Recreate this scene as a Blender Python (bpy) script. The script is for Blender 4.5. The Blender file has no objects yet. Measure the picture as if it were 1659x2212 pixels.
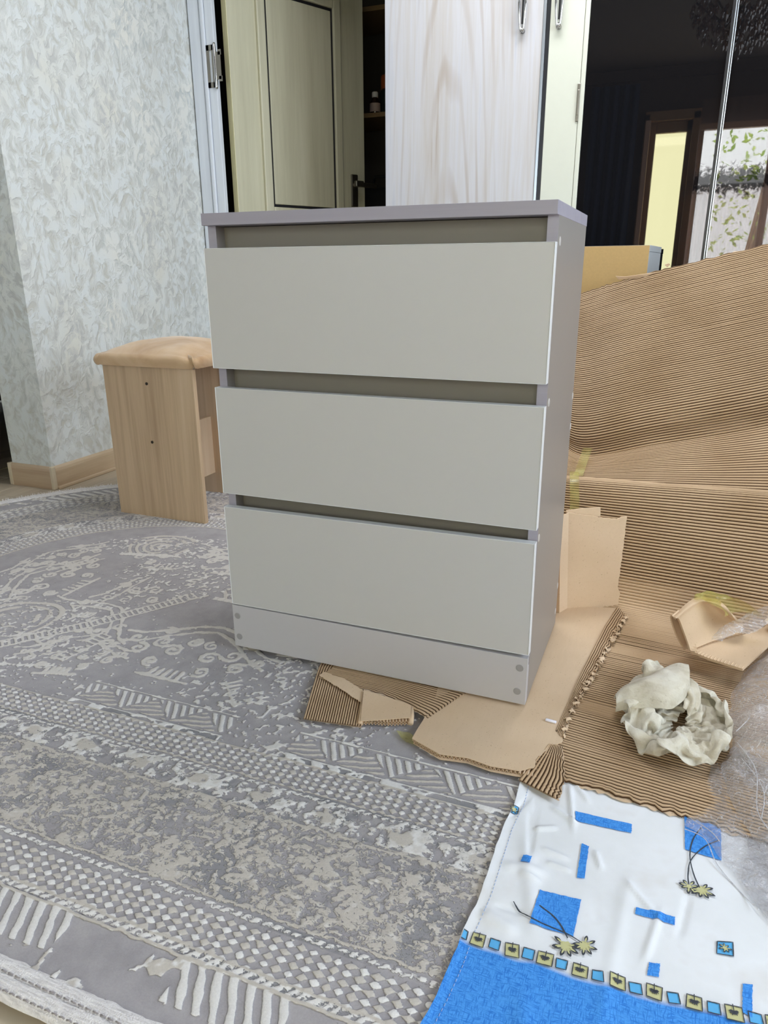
import bpy, bmesh, math, random
import numpy as np
from mathutils import Vector, Matrix, geometry
R_ = random.Random(7)
S = bpy.context.scene
COL = S.collection

# ------------------------------------------------------------------ camera, sky, light, exposure
cam = bpy.data.cameras.new('camera')
cam.sensor_fit = 'VERTICAL'; cam.sensor_height = 36.0; cam.lens = 25.205
cam.clip_start = 0.02
camo = bpy.data.objects.new('camera', cam); COL.objects.link(camo)
camo.matrix_world = Matrix(((0.9293, -0.1128, 0.3516, 0.7757), (0.3692, 0.298, -0.8803, -1.1088),
                            (-0.0054, 0.9479, 0.3186, 0.7308), (0, 0, 0, 1)))
S.camera = camo
S.view_settings.view_transform = 'Standard'
S.view_settings.look = 'None'
S.view_settings.gamma = 1.0
S.view_settings.use_curve_mapping = False
S.view_settings.exposure = 0.0
W = bpy.data.worlds.new('sky'); S.world = W; W.use_nodes = True
bg = W.node_tree.nodes['Background']
bg.inputs[0].default_value = (0.82, 0.94, 1.07, 1); bg.inputs[1].default_value = 13.0
S.cycles.max_bounces = 8; S.cycles.diffuse_bounces = 5; S.cycles.transparent_max_bounces = 12
S.cycles.sample_clamp_indirect = 6.0
S.cycles.caustics_reflective = False; S.cycles.caustics_refractive = False

def daylight_and_fill(loc, rot, sx, sy, watts, col=(0.93, 0.97, 1.0)):
    l = bpy.data.lights.new('daylight_and_fill', 'AREA'); l.shape = 'RECTANGLE'
    l.size = sx; l.size_y = sy; l.energy = watts; l.color = col
    if watts == 0: l.cycles.is_portal = True
    o = bpy.data.objects.new('daylight_and_fill', l); COL.objects.link(o)
    o.location = loc; o.rotation_euler = rot
    return o
# added fill lamp overhead, out of view: brightens floor and left wall
lamp = daylight_and_fill((0.42, 0.98, 2.385), (0, 0, 0), 1.1, 0.8, 34, (0.95, 0.97, 1.0)); lamp.name = 'ceiling_fill'
# daylight comes in through the openings: light portals sit in the window openings
daylight_and_fill((3.29, -0.4, 1.6), (0, math.pi/2, 0), 1.4, 2.2, 0)
daylight_and_fill((1.4, -3.0, 1.2), (math.pi/2, 0, 0), 2.8, 1.9, 0)
daylight_and_fill((-0.7, -2.99, 1.3), (math.pi/2, 0, 0), 0.4, 1.1, 0)  # portal of the added fill window

# ------------------------------------------------------------------ helpers: objects
def tag(o, label=None, cat=None, group=None, kind=None):
    if label: o['label'] = label
    if cat: o['category'] = cat
    if group: o['group'] = group
    if kind: o['kind'] = kind
    return o
def empty(name, loc, label, cat, group=None, rz=0.0):
    o = bpy.data.objects.new(name, None); COL.objects.link(o); o.location = loc
    o.rotation_euler = (0, 0, rz); o.empty_display_size = 0.05
    return tag(o, label, cat, group)
def link(name, me, mat=None, parent=None, smooth=False, local=True):
    o = bpy.data.objects.new(name, me); COL.objects.link(o)
    if mat is not None:
        for m in (mat if isinstance(mat, (list, tuple)) else [mat]): me.materials.append(m)
    if smooth: me.polygons.foreach_set('use_smooth', [True]*len(me.polygons))
    if parent is not None:
        o.parent = parent
        if not local: # geometry was given in world coordinates
            pm = Matrix.Identity(4); q = parent
            while q is not None:
                pm = q.matrix_parent_inverse @ Matrix.Translation(q.location) @ q.rotation_euler.to_matrix().to_4x4() @ pm; q = q.parent
            o.matrix_parent_inverse = pm.inverted()
    return o
def mesh(vs, fs, name='m'):
    me = bpy.data.meshes.new(name); me.from_pydata([tuple(v) for v in vs], [], [tuple(f) for f in fs]); me.update()
    return me
def bmmesh(bm, name='m'):
    bmesh.ops.recalc_face_normals(bm, faces=bm.faces[:])
    me = bpy.data.meshes.new(name); bm.to_mesh(me); bm.free(); return me
def add_box(bm, a, b, bevel=0.0, seg=2):
    x0, y0, z0 = a; x1, y1, z1 = b
    v = [bm.verts.new(p) for p in ((x0,y0,z0),(x1,y0,z0),(x1,y1,z0),(x0,y1,z0),(x0,y0,z1),(x1,y0,z1),(x1,y1,z1),(x0,y1,z1))]
    f = [bm.faces.new([v[i] for i in q]) for q in ((0,3,2,1),(4,5,6,7),(0,1,5,4),(1,2,6,5),(2,3,7,6),(3,0,4,7))]
    if bevel > 0:
        e = list({e for q in f for e in q.edges})
        bmesh.ops.bevel(bm, geom=e, offset=bevel, segments=seg, affect='EDGES', profile=0.5)
def box(name, a, b, mat, parent=None, bevel=0.0, local=True, seg=2):
    bm = bmesh.new(); add_box(bm, a, b, bevel, seg)
    return link(name, bmmesh(bm), mat, parent, local=local)
def boxes(name, lst, mat, parent=None, bevel=0.0, local=True):
    bm = bmesh.new()
    for a, b in lst: add_box(bm, a, b, bevel)
    return link(name, bmmesh(bm), mat, parent, local=local)
def add_lathe(bm, prof, n=24, loc=(0,0,0), axis='z'):
    rings = []
    for r, h in prof:
        ring = []
        for i in range(n):
            t = 2*math.pi*i/n; c, s = r*math.cos(t), r*math.sin(t)
            p = {'z': (c, s, h), 'x': (h, c, s), 'y': (c, h, s)}[axis]
            ring.append(bm.verts.new((p[0]+loc[0], p[1]+loc[1], p[2]+loc[2])))
        rings.append(ring)
    for a, b in zip(rings, rings[1:]):
        for i in range(n): bm.faces.new((a[i], a[(i+1)%n], b[(i+1)%n], b[i]))
    bm.faces.new(rings[0][::-1]); bm.faces.new(rings[-1])
def lathe(name, prof, mat, parent=None, n=24, loc=(0,0,0), axis='z', smooth=True, local=True):
    bm = bmesh.new(); add_lathe(bm, prof, n, loc, axis)
    o = link(name, bmmesh(bm), mat, parent, smooth, local)
    return o
def add_tube(bm, pts, r, n=8, flat=1.0):
    pts = [Vector(p) for p in pts]; rings = []
    rs = r if isinstance(r, (list, tuple)) else [r]*len(pts)
    up = Vector((0, 0, 1))
    for i, p in enumerate(pts):
        t = (pts[min(i+1, len(pts)-1)] - pts[max(i-1, 0)]).normalized()
        a = t.cross(up)
        if a.length < 1e-3: a = t.cross(Vector((1, 0, 0)))
        a.normalize(); b = a.cross(t)
        rings.append([bm.verts.new(p + rs[i]*(math.cos(2*math.pi*k/n)*a + flat*math.sin(2*math.pi*k/n)*b)) for k in range(n)])
    for q, w in zip(rings, rings[1:]):
        for i in range(n): bm.faces.new((q[i], q[(i+1)%n], w[(i+1)%n], w[i]))
    bm.faces.new(rings[0][::-1]); bm.faces.new(rings[-1])
def tube(name, pts, r, mat, parent=None, n=8, flat=1.0, local=True):
    bm = bmesh.new(); add_tube(bm, pts, r, n, flat)
    return link(name, bmmesh(bm), mat, parent, True, local)
def gridmesh(P, wrap_u=False, attrs=None):
    P = np.asarray(P, dtype=np.float32); nu, nv = P.shape[:2]
    idx = np.arange(nu*nv, dtype=np.int32).reshape(nu, nv)
    if wrap_u: idx = np.vstack([idx, idx[:1]])
    q = np.stack([idx[:-1, :-1], idx[1:, :-1], idx[1:, 1:], idx[:-1, 1:]], -1).reshape(-1, 4)
    return npmesh(P.reshape(-1, 3), q, attrs)
def npmesh(V, Q, attrs=None):
    me = bpy.data.meshes.new('m'); n = Q.shape[1]
    me.vertices.add(len(V)); me.vertices.foreach_set('co', np.ascontiguousarray(V, dtype=np.float32).ravel())
    me.loops.add(Q.size); me.loops.foreach_set('vertex_index', np.ascontiguousarray(Q, dtype=np.int32).ravel())
    me.polygons.add(len(Q)); me.polygons.foreach_set('loop_start', np.arange(0, Q.size, n, dtype=np.int32))
    try: me.polygons.foreach_set('loop_total', np.full(len(Q), n, dtype=np.int32))
    except Exception: pass
    for k, a in (attrs or {}).items():
        at = me.attributes.new(k, 'FLOAT', 'POINT'); at.data.foreach_set('value', np.ascontiguousarray(a, dtype=np.float32).ravel())
    me.update(calc_edges=True); me.validate()
    return me
def solid(o, t, off=-1.0):
    m = o.modifiers.new('thickness', 'SOLIDIFY'); m.thickness = t; m.offset = off
    e = o.modifiers.new('crisp_edges', 'EDGE_SPLIT'); e.split_angle = math.radians(42); return o

# smooth numpy noise on any coordinates
_perm = np.random.RandomState(3).rand(256, 256)
def vnoise(x, y, seed=0):
    x = np.asarray(x, float) + 17.3*seed; y = np.asarray(y, float) + 9.1*seed
    xi = np.floor(x).astype(int); yi = np.floor(y).astype(int); fx = x-xi; fy = y-yi
    fx = fx*fx*(3-2*fx); fy = fy*fy*(3-2*fy)
    g = lambda a, b: _perm[a & 255, b & 255]
    return ((g(xi, yi)*(1-fx)+g(xi+1, yi)*fx)*(1-fy) + (g(xi, yi+1)*(1-fx)+g(xi+1, yi+1)*fx)*fy)*2-1
def fbm(x, y, seed=0, o=3):
    r = 0; a = 1.0; s = 0
    for k in range(o): r = r + a*vnoise(x*2**k, y*2**k, seed+k*3); s += a; a *= 0.5
    return r/s
def sstep(a, b, x):
    t = np.clip((x-a)/(b-a), 0, 1); return t*t*(3-2*t)

# flat piece of any outline, cut into small triangles so it can bend; zf(x, y) gives its height
def jag(poly, edges, amp=0.003, step=0.006, seed=1):
    r = random.Random(seed); out = []
    n = len(poly)
    for i in range(n):
        a = Vector(poly[i]); b = Vector(poly[(i+1) % n]); out.append(tuple(a))
        d = b-a; L = d.length; k = int(L/step)
        nrm = Vector((d.y, -d.x))/max(L, 1e-6)
        am = amp if i in edges else 0.0
        if i in edges:
            for j in range(1, k): out.append(tuple(a + d*(j/k) + nrm*r.uniform(-am, am) + d/max(k, 1)*r.uniform(-.3, .3)))
    return out
def patch(poly, zf, step=0.012):
    pts = []
    n = len(poly)
    for i in range(n):
        a = Vector(poly[i]); b = Vector(poly[(i+1) % n]); k = max(1, int((b-a).length/step))
        for j in range(k): pts.append(a + (b-a)*(j/k))
    m = len(pts); edges = [(i, (i+1) % m) for i in range(m)]
    xs = [p.x for p in pts]; ys = [p.y for p in pts]
    X = np.arange(min(xs)+step*.5, max(xs), step); Y = np.arange(min(ys)+step*.5, max(ys), step*.87)
    A = np.array([(p.x, p.y) for p in pts]); B = np.roll(A, -1, 0)
    for j, y in enumerate(Y):
        xx = X + (step*.5 if j % 2 else 0)
        ins = np.zeros(len(xx), bool); dmin = np.full(len(xx), 9.0)
        for (ax, ay), (bx, by) in zip(A, B):
            if (ay > y) != (by > y): ins ^= xx < (bx-ax)*(y-ay)/(by-ay)+ax
            L2 = (bx-ax)**2+(by-ay)**2
            t = np.clip(((xx-ax)*(bx-ax)+(y-ay)*(by-ay))/max(L2, 1e-12), 0, 1)
            dmin = np.minimum(dmin, np.hypot(xx-ax-t*(bx-ax), y-ay-t*(by-ay)))
        for x in xx[ins & (dmin > step*.45)]: pts.append(Vector((float(x), float(y))))
    r = geometry.delaunay_2d_cdt([Vector((p.x, p.y)) for p in pts], edges, [], 1, 1e-6)
    vs = [(v.x, v.y, zf(v.x, v.y)) for v in r[0]]
    return vs, r[2]
def patchmesh(poly, zf, step=0.012, place=None):
    vs, fs = patch(poly, zf, step)
    if place: vs = [place(v) for v in vs]
    return mesh(vs, fs)

# ------------------------------------------------------------------ helpers: materials
class N:
    def __init__(s, name):
        s.m = bpy.data.materials.new(name); s.m.use_nodes = True; s.t = s.m.node_tree
        s.b = s.t.nodes['Principled BSDF']; s.out = s.t.nodes['Material Output']
    def n(s, ty, **kw):
        x = s.t.nodes.new(ty)
        for k, v in kw.items():
            if k.startswith('i_'):
                key = k[2:]; key = int(key) if key.isdigit() else key.replace('_', ' ')
                s.set(x.inputs[key], v)
            else: setattr(x, k, v)
        return x
    def set(s, inp, v):
        if isinstance(v, bpy.types.NodeSocket): s.t.links.new(v, inp)
        else: inp.default_value = v
    def coord(s, which='Object', scale=(1,1,1), rot=(0,0,0), loc=(0,0,0)):
        tc = s.n('ShaderNodeTexCoord'); mp = s.n('ShaderNodeMapping')
        s.t.links.new(tc.outputs[which], mp.inputs[0])
        mp.inputs['Scale'].default_value = scale; mp.inputs['Rotation'].default_value = rot; mp.inputs['Location'].default_value = loc
        return mp.outputs[0]
    def noise(s, vec, scale, detail=3, rough=0.55, dist=0.0, out=0):
        x = s.n('ShaderNodeTexNoise'); s.set(x.inputs['Vector'], vec)
        x.inputs['Scale'].default_value = scale; x.inputs['Detail'].default_value = detail
        x.inputs['Roughness'].default_value = rough; x.inputs['Distortion'].default_value = dist
        return x.outputs[out]
    def ramp(s, fac, stops, interp='LINEAR'):
        x = s.n('ShaderNodeValToRGB'); s.set(x.inputs[0], fac); cr = x.color_ramp; cr.interpolation = interp
        while len(cr.elements) < len(stops): cr.elements.new(0.5)
        for e, (p, c) in zip(cr.elements, stops): e.position = p; e.color = (c[0], c[1], c[2], 1) if not isinstance(c, float) else (c, c, c, 1)
        return x.outputs[0]
    def mix(s, fac, a, b, mode='MIX'):
        x = s.n('ShaderNodeMix', data_type='RGBA', blend_type=mode)
        for i, v in ((0, fac), (6, a), (7, b)):
            s.set(x.inputs[i], (v[0], v[1], v[2], 1) if isinstance(v, (tuple, list)) else v)
        return x.outputs[2]
    def math(s, op, a, b=0.0, c=None):
        x = s.n('ShaderNodeMath', operation=op); s.set(x.inputs[0], a); s.set(x.inputs[1], b)
        if c is not None: s.set(x.inputs[2], c)
        return x.outputs[0]
    def attr(s, name):
        return s.n('ShaderNodeAttribute', attribute_name=name).outputs['Fac']
    def bump(s, h, strength=0.3, dist=0.002):
        x = s.n('ShaderNodeBump'); s.set(x.inputs['Height'], h); x.inputs['Strength'].default_value = strength
        x.inputs['Distance'].default_value = dist; s.t.links.new(x.outputs[0], s.b.inputs['Normal'])
    def fin(s, col=None, rough=0.5, metal=0.0, spec=0.5, **kw):
        if col is not None: s.set(s.b.inputs['Base Color'], (*col, 1) if isinstance(col, (tuple, list)) else col)
        s.set(s.b.inputs['Roughness'], rough); s.b.inputs['Metallic'].default_value = metal
        s.b.inputs['Specular IOR Level'].default_value = spec
        for k, v in kw.items(): s.b.inputs[k.replace('_', ' ')].default_value = v
        return s.m
def lin(r, g, b):
    f = lambda c: (c/255/12.92 if c <= 10 else ((c/255+0.055)/1.055)**2.4)
    return (f(r), f(g), f(b))
def plain(name, rgb, rough=0.5, metal=0.0, spec=0.5, var=0.04, scale=40, bump=0.0):
    n = N(name); c = lin(*rgb) if max(rgb) > 1.001 else rgb
    nz = n.noise(n.coord(), scale, 3)
    col = n.mix(nz, tuple(v*(1-var) for v in c), tuple(min(1, v*(1+var)) for v in c))
    if bump: n.bump(nz, bump, 0.001)
    return n.fin(col, rough, metal, spec)
def wood(name, stops, axis='z', fine=60, stretch=0.04, bump=0.05, rough=0.5, dist=0.6, waves=0.0, scale=1.0):
    n = N(name)
    sc = {'z': (1, 1, stretch), 'x': (stretch, 1, 1), 'y': (1, stretch, 1)}[axis]
    v = n.coord('Object', tuple(q*scale for q in sc))
    a = n.noise(v, 9, 4, 0.6, dist); b = n.noise(v, fine, 4, 0.65, 0.2)
    f = n.math('ADD', n.math('MULTIPLY', a, 0.65), n.math('MULTIPLY', b, 0.35))
    col = n.ramp(f, stops)
    if waves:
        sw = {'z': (1, 1, stretch*2.2), 'x': (stretch*2.2, 1, 1), 'y': (1, stretch*2.2, 1)}[axis]
        w = n.n('ShaderNodeTexWave', wave_type='RINGS', rings_direction='Y' if axis != 'y' else 'X')
        n.set(w.inputs['Vector'], n.coord('Object', tuple(q*scale for q in sw), loc=(0.13, 0, 0.02)))
        w.inputs['Scale'].default_value = 9; w.inputs['Distortion'].default_value = 3.0; w.inputs['Detail'].default_value = 2
        w.inputs['Detail Scale'].default_value = 1.5
        msk = n.ramp(w.outputs['Fac'], [(0.0, 0.0), (0.72, 0.0), (1.0, 1.0)])
        fade = n.ramp(n.noise(n.coord('Object', (3, 3, .5)), 2.2, 2), [(0.42, 0.0), (0.62, 1.0)])
        col = n.mix(n.math('MULTIPLY', n.math('MULTIPLY', msk, fade), waves), col, stops[0][1])
    n.bump(b, bump, 0.001)
    return n.fin(col, rough)

# ------------------------------------------------------------------ materials
def wallpaper():
    n = N('wallpaper')
    v = n.coord('Object', (1, 1, 0.8), (0.5, 0.0, 0.0))
    w = n.noise(v, 7, 3, 0.5, 0, out=1)
    vv = n.mix(0.13, v, w, 'ADD')
    a = n.noise(vv, 36, 4, 0.6, 0.7)
    vo = n.n('ShaderNodeTexVoronoi', feature='SMOOTH_F1'); n.set(vo.inputs['Vector'], vv); vo.inputs['Scale'].default_value = 30
    vo.inputs['Smoothness'].default_value = 0.35
    h = n.math('ADD', n.math('MULTIPLY', a, 0.85), n.math('MULTIPLY', vo.outputs['Distance'], 0.25))
    flake = n.ramp(h, [(0.42, 0.0), (0.48, 0.40), (0.54, 0.60), (0.60, 1.0)])
    tint = n.noise(v, 5, 2)
    base = n.ramp(tint, [(0.35, lin(190, 192, 192)), (0.5, lin(196, 196, 189)), (0.68, lin(190, 196, 197))])
    top = n.ramp(tint, [(0.3, lin(217, 217, 209)), (0.5, lin(216, 221, 222)), (0.7, lin(223, 223, 217))])
    col = n.mix(flake, base, top)
    fine = n.noise(n.coord(), 240, 2)
    col = n.mix(n.math('MULTIPLY', fine, 0.12), col, (0.45, 0.46, 0.45))
    n.bump(n.math('ADD', flake, n.math('MULTIPLY', fine, 0.15)), 0.55, 0.004)
    return n.fin(col, 0.7, spec=0.25)
M_wall = wallpaper()
M_darkwall = plain('dimmed_plaster', (78, 62, 52), 0.9, var=0.1)  # backlit window wall: its shade is put into a dark brown
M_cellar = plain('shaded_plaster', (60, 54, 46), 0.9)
M_ceil = plain('darkened_ceiling', (80, 68, 60), 0.9)
M_rest = plain('light_plaster', (205, 202, 196), 0.9)
M_lam = wood('laminate_floor', [(0.3, lin(150, 138, 122)), (0.5, lin(178, 165, 146)), (0.7, lin(194, 182, 164))], 'y', 70, 0.05)
M_base = wood('skirting_wood', [(0.3, lin(160, 138, 112)), (0.5, lin(190, 168, 140)), (0.72, lin(208, 190, 165))], 'y', 60, 0.05)
M_basex = wood('skirting_wood_end', [(0.3, lin(148, 126, 104)), (0.5, lin(178, 154, 128)), (0.72, lin(196, 176, 150))], 'x', 60, 0.05)
M_joint = plain('skirting_joint', (200, 186, 162), 0.6)
M_casing = wood('casing_wood', [(0.3, lin(198, 203, 213)), (0.55, lin(216, 222, 230)), (0.75, lin(230, 233, 236))], 'z', 40, 0.05, 0.03)
M_leaf = wood('cream_door', [(0.3, lin(172, 168, 144)), (0.55, lin(192, 189, 165)), (0.75, lin(204, 201, 180))], 'z', 60, 0.05, 0.03, 0.45)
M_ward = wood('bleached_pine', [(0.30, lin(160, 146, 134)), (0.40, lin(184, 180, 178)), (0.55, lin(191, 191, 196)), (0.66, lin(172, 176, 188)), (0.8, lin(197, 196, 197))], 'z', 70, 0.035, 0.02, 0.35, 0.9, 0.55, 1.25)
M_wardw = plain('white_wardrobe', (202, 204, 191), 0.4, var=0.02)
M_chrome = plain('chrome', (205, 205, 205), 0.12, 1.0, var=0.02)
M_steel = plain('hinge_steel', (150, 145, 135), 0.35, 1.0)
M_alu = plain('aluminium_profile', (205, 212, 220), 0.3, 0.9, var=0.03)
M_dkprof = plain('dark_profile', (52, 52, 56), 0.35, 0.5)
M_black = plain('black_plastic', (12, 12, 14), 0.6)
def blackglass():
    n = N('black_glass')
    sm = n.noise(n.coord('Object', (1, 1, 1.6)), 7, 4, 0.6, 0.6)
    r = n.ramp(sm, [(0.58, 0.012), (0.78, 0.045)])
    m = n.fin((0.006, 0.006, 0.007), r, spec=0.5); n.b.inputs['IOR'].default_value = 1.85
    return m
M_mirror = blackglass()

# ------------------------------------------------------------------ the setting
def struct(o): o['kind'] = 'structure'; return o
FZ = -0.022
floor = struct(box('floor', (-3.2, -3.0, FZ-0.06), (3.3, 3.4, FZ-0.012), M_joint))
# laminate boards where they show: by the left wall and round the rug's near corner
pl = None; k = 0
for i in range(9):
    x0 = -1.96 + i*0.128
    for (y0, y1) in ((-0.60+0.1*(i % 3), 0.66+0.09*(i % 4)), (0.6625+0.09*(i % 4), 1.86)):
        bm = bmesh.new(); add_box(bm, (x0, y0, FZ-0.012), (x0+0.1265, y1, FZ), 0.0012, 1)
        link('floor_board', bmmesh(bm), M_lam, floor, local=False)
for i in range(8):
    x0 = -0.90 + i*0.128
    box('floor_board', (x0, -1.6+0.05*(i % 3), FZ-0.012), (x0+0.1265, -0.605, FZ), M_lam, floor, 0.0012, False, 1)
# walls
struct(box('wall_left', (-1.475, 0.79, FZ), (-1.283, 1.89, 2.4), M_wall))
struct(box('wall_blocker', (-1.72, -3.0, FZ), (-1.62, 0.74, 2.4), M_wall))  # unseen wall added to keep daylight out of the dark corridor
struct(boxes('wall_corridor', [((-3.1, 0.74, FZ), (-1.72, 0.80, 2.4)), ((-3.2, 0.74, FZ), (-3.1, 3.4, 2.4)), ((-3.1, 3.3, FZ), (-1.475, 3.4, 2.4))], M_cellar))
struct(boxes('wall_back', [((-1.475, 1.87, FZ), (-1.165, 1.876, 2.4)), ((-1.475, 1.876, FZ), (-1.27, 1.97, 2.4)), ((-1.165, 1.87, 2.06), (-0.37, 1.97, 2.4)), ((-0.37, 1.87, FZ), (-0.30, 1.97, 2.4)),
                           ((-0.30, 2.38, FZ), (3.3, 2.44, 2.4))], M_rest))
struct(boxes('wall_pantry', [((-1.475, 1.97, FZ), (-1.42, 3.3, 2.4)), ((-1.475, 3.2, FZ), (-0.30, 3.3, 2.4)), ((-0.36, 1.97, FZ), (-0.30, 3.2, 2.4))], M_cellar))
# right wall with its wide window, window wall behind the camera with balcony door and window
struct(boxes('wall_right', [((3.3, -3.0, FZ), (3.4, -1.5, 2.4)), ((3.3, 0.7, FZ), (3.4, 2.44, 2.4)), ((3.3, -1.5, FZ), (3.4, 0.7, 0.90)), ((3.3, -1.5, 2.30), (3.4, 0.7, 2.4))], M_rest))
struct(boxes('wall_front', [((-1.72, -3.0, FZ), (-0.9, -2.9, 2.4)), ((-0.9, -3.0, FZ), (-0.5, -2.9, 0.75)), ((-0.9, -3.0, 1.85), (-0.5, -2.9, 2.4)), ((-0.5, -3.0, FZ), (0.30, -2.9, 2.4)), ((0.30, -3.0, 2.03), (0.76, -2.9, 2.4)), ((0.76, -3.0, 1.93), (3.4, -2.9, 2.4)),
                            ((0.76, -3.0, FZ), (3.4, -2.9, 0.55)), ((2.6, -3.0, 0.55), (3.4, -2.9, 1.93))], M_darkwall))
cei = struct(box('ceiling', (-3.2, 0.28, 2.4), (3.4, 3.4, 2.46), M_rest))
box('dark_ceiling_zone', (-3.2, -3.0, 2.39), (3.4, 0.28, 2.46), M_ceil, cei, 0, False)  # shade painted into the ceiling half mirrored in the black glass; no real drop
fl = empty('fill_fixture', (0.42, 0.98, 2.4), 'added ceiling fill lamp, out of view over the middle of the room', 'lamp')  # made-up fixture around the added fill lamp
boxes('fill_frame', [((-0.15, 0.56, 2.37), (-0.13, 1.40, 2.4)), ((0.97, 0.56, 2.37), (0.99, 1.40, 2.4)), ((-0.13, 0.56, 2.37), (0.97, 0.58, 2.4)), ((-0.13, 1.38, 2.37), (0.97, 1.40, 2.4))], M_rest, fl, 0.002, False)
struct(box('trim_1', (-1.62, -2.9, 2.3), (3.3, -2.86, 2.4), M_darkwall))
# skirting
def skirting(name, prof, a, b, axis, mat):
    # prof: (out, z) list, swept from a to b
    vs = []; fs = []
    for t in (a, b):
        for o, z in prof: vs.append((t, o, z) if axis == 'x' else (o, t, z))
    n = len(prof)
    fs = [(i, i+1, n+i+1, n+i) for i in range(n-1)] + [tuple(range(n))[::-1], tuple(range(n, 2*n))]
    return struct(link(name, mesh(vs, fs), mat))
bl = [(-1.283, 0.062), (-1.279, 0.062), (-1.274, 0.054), (-1.272, 0.045), (-1.272, FZ), (-1.283, FZ)]
bb = skirting('baseboard_left', bl, 0.778, 1.86, 'y', M_base)
bf = [(0.79, 0.062), (0.786, 0.062), (0.781, 0.054), (0.779, 0.045), (0.779, FZ), (0.79, FZ)]
be = skirting('baseboard_end', bf, -1.487, -1.272, 'x', M_basex)
box('corner_piece', (-1.284, 0.7755, FZ), (-1.2695, 0.793, 0.064), M_joint, bb, 0.003, False)
box('corner_piece', (-1.489, 0.7765, FZ), (-1.472, 0.80, 0.063), M_joint, be, 0.003, False)
box('shoe_strip', (-1.272, 0.79, FZ), (-1.258, 1.86, FZ+0.012), M_base, bb, 0.003, False)
# doorway casing (left upright and head) in profiled bands
def casing(x0, x1):
    bm = bmesh.new()
    add_box(bm, (x0, 1.845, FZ), (x0+(x1-x0)*0.46, 1.87, 2.10), 0.004)
    add_box(bm, (x0+(x1-x0)*0.50, 1.838, FZ), (x0+(x1-x0)*0.66, 1.87, 2.10), 0.006)
    add_box(bm, (x0+(x1-x0)*0.67, 1.846, FZ), (x1, 1.87, 2.10), 0.003)
    add_box(bm, (x0+(x1-x0)*0.44, 1.852, FZ), (x0+(x1-x0)*0.7, 1.87, 2.10))
    return bm
tr = struct(link('trim_2', bmmesh(casing(-1.276, -1.156)), M_casing))
boxes('casing_head', [((-1.276, 1.845, 2.10), (-0.30, 1.87, 2.16)), ((-1.165, 1.846, 2.06), (-0.37, 1.87, 2.10))], M_casing, tr, 0.004, False)

# the cream door leaf, swung away into the dark store
th = math.radians(64)
lf = empty('door_1', (-1.118, 1.90, FZ), None, None, None, th); struct(lf)
LW, LT, LH = 0.752, 0.042, 2.04
boxes('door_slab', [((0, 0.004, 0.012), (LW, LT, LH))], M_leaf, lf, 0.0015)
box('edge_strip', (-0.0012, 0.0045, 0.012), (0.0001, LT-0.0005, LH), plain('cream_edge', (236, 230, 186), 0.45, var=0.01), lf)
mo = [(s, z) for s, z in [(0.0006,1.0213),(0.1295,1.179),(0.1697,1.1822),(0.1823,1.1832),(0.5605,1.2133),(0.5692,1.214),(0.6104,1.2173),(0.7112,1.1443),(0.1816,1.0167),(0.6622,1.141),(0.7547,1.1471),(0.6599,1.0551)]]
sP0, sP1, zPb = mo[3][0], mo[4][0], mo[8][1]-FZ
def frame_strip(a, b, y0, y1, z0, z1, w):
    return [((a-w, y0, z0-w), (a, y1, z1+w)), ((b, y0, z0-w), (b+w, y1, z1+w)), ((a, y0, z0-w), (b, y1, z0)), ((a, y0, z1), (b, y1, z1+w))]
for nm, z0, z1 in (('panel_moulding', zPb, 1.90), ('panel_moulding', 0.22, zPb-0.16)):
    boxes(nm, frame_strip(sP0, sP1, -0.012, 0.006, z0, z1, (mo[2][0]-mo[1][0])*1.05), M_leaf, lf, 0.005)
    boxes('door_panel', [((sP0+0.012, -0.004, z0+0.012), (sP1-0.012, 0.006, z1-0.012))], M_leaf, lf, 0.003)
    boxes('panel_groove', [((sP0, 0.0, z0), (sP1, 0.0045, z1))], M_dkprof, lf)
# lever handle on the free stile
bm = bmesh.new()
hs, hz = mo[9][0], mo[9][1]-FZ
add_box(bm, (hs-0.005, -0.008, hz-0.10), (hs+0.035, 0.004, hz+0.05), 0.004)
add_lathe(bm, [(0.011, -0.05), (0.011, 0.0)], 12, (hs+0.015, 0, hz), 'y')
add_box(bm, (hs-0.085+0.1, -0.06, hz-0.012), (hs+0.12, -0.042, hz+0.010), 0.005)
add_box(bm, (hs-0.02, -0.062, hz-0.012), (hs+0.03, -0.04, hz+0.016), 0.005)
link('door_lever', bmmesh(bm), M_steel, lf)
# butterfly hinge
hz = [(-1.1371,1.6312),(-1.1516,1.4739)]
z1h, z0h = hz[0][1]-FZ, hz[1][1]-FZ
hg = boxes('hinge', [((-1.196, 1.8425, z0h+FZ), (-1.183, 1.8455, z1h+FZ)), ((-1.170, 1.8425, z0h+FZ), (-1.160, 1.8455, z1h+FZ)),
                     ((-1.196, 1.8425, z1h+FZ-0.02), (-1.16, 1.8455, z1h+FZ)), ((-1.196, 1.8425, z0h+FZ), (-1.16, 1.8455, z0h+FZ+0.02))], M_steel, tr, 0, False)
lathe('hinge_pin', [(0.0055, z0h+FZ-0.006), (0.0062, z0h+FZ), (0.0062, z1h+FZ), (0.0055, z1h+FZ+0.006)], M_chrome, tr, 12, (-1.156, 1.842, 0), local=False)
boxes('hinge_leaf', [((-1.154, 1.842, z0h+FZ+0.028), (-1.128, 1.845, z1h+FZ-0.028)), ((-1.140, 1.842, z0h+FZ+0.02), (-1.124, 1.845, z0h+FZ+0.04)), ((-1.140, 1.842, z1h+FZ-0.04), (-1.124, 1.845, z1h+FZ-0.02))], M_steel, tr, 0.0, False)

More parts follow.
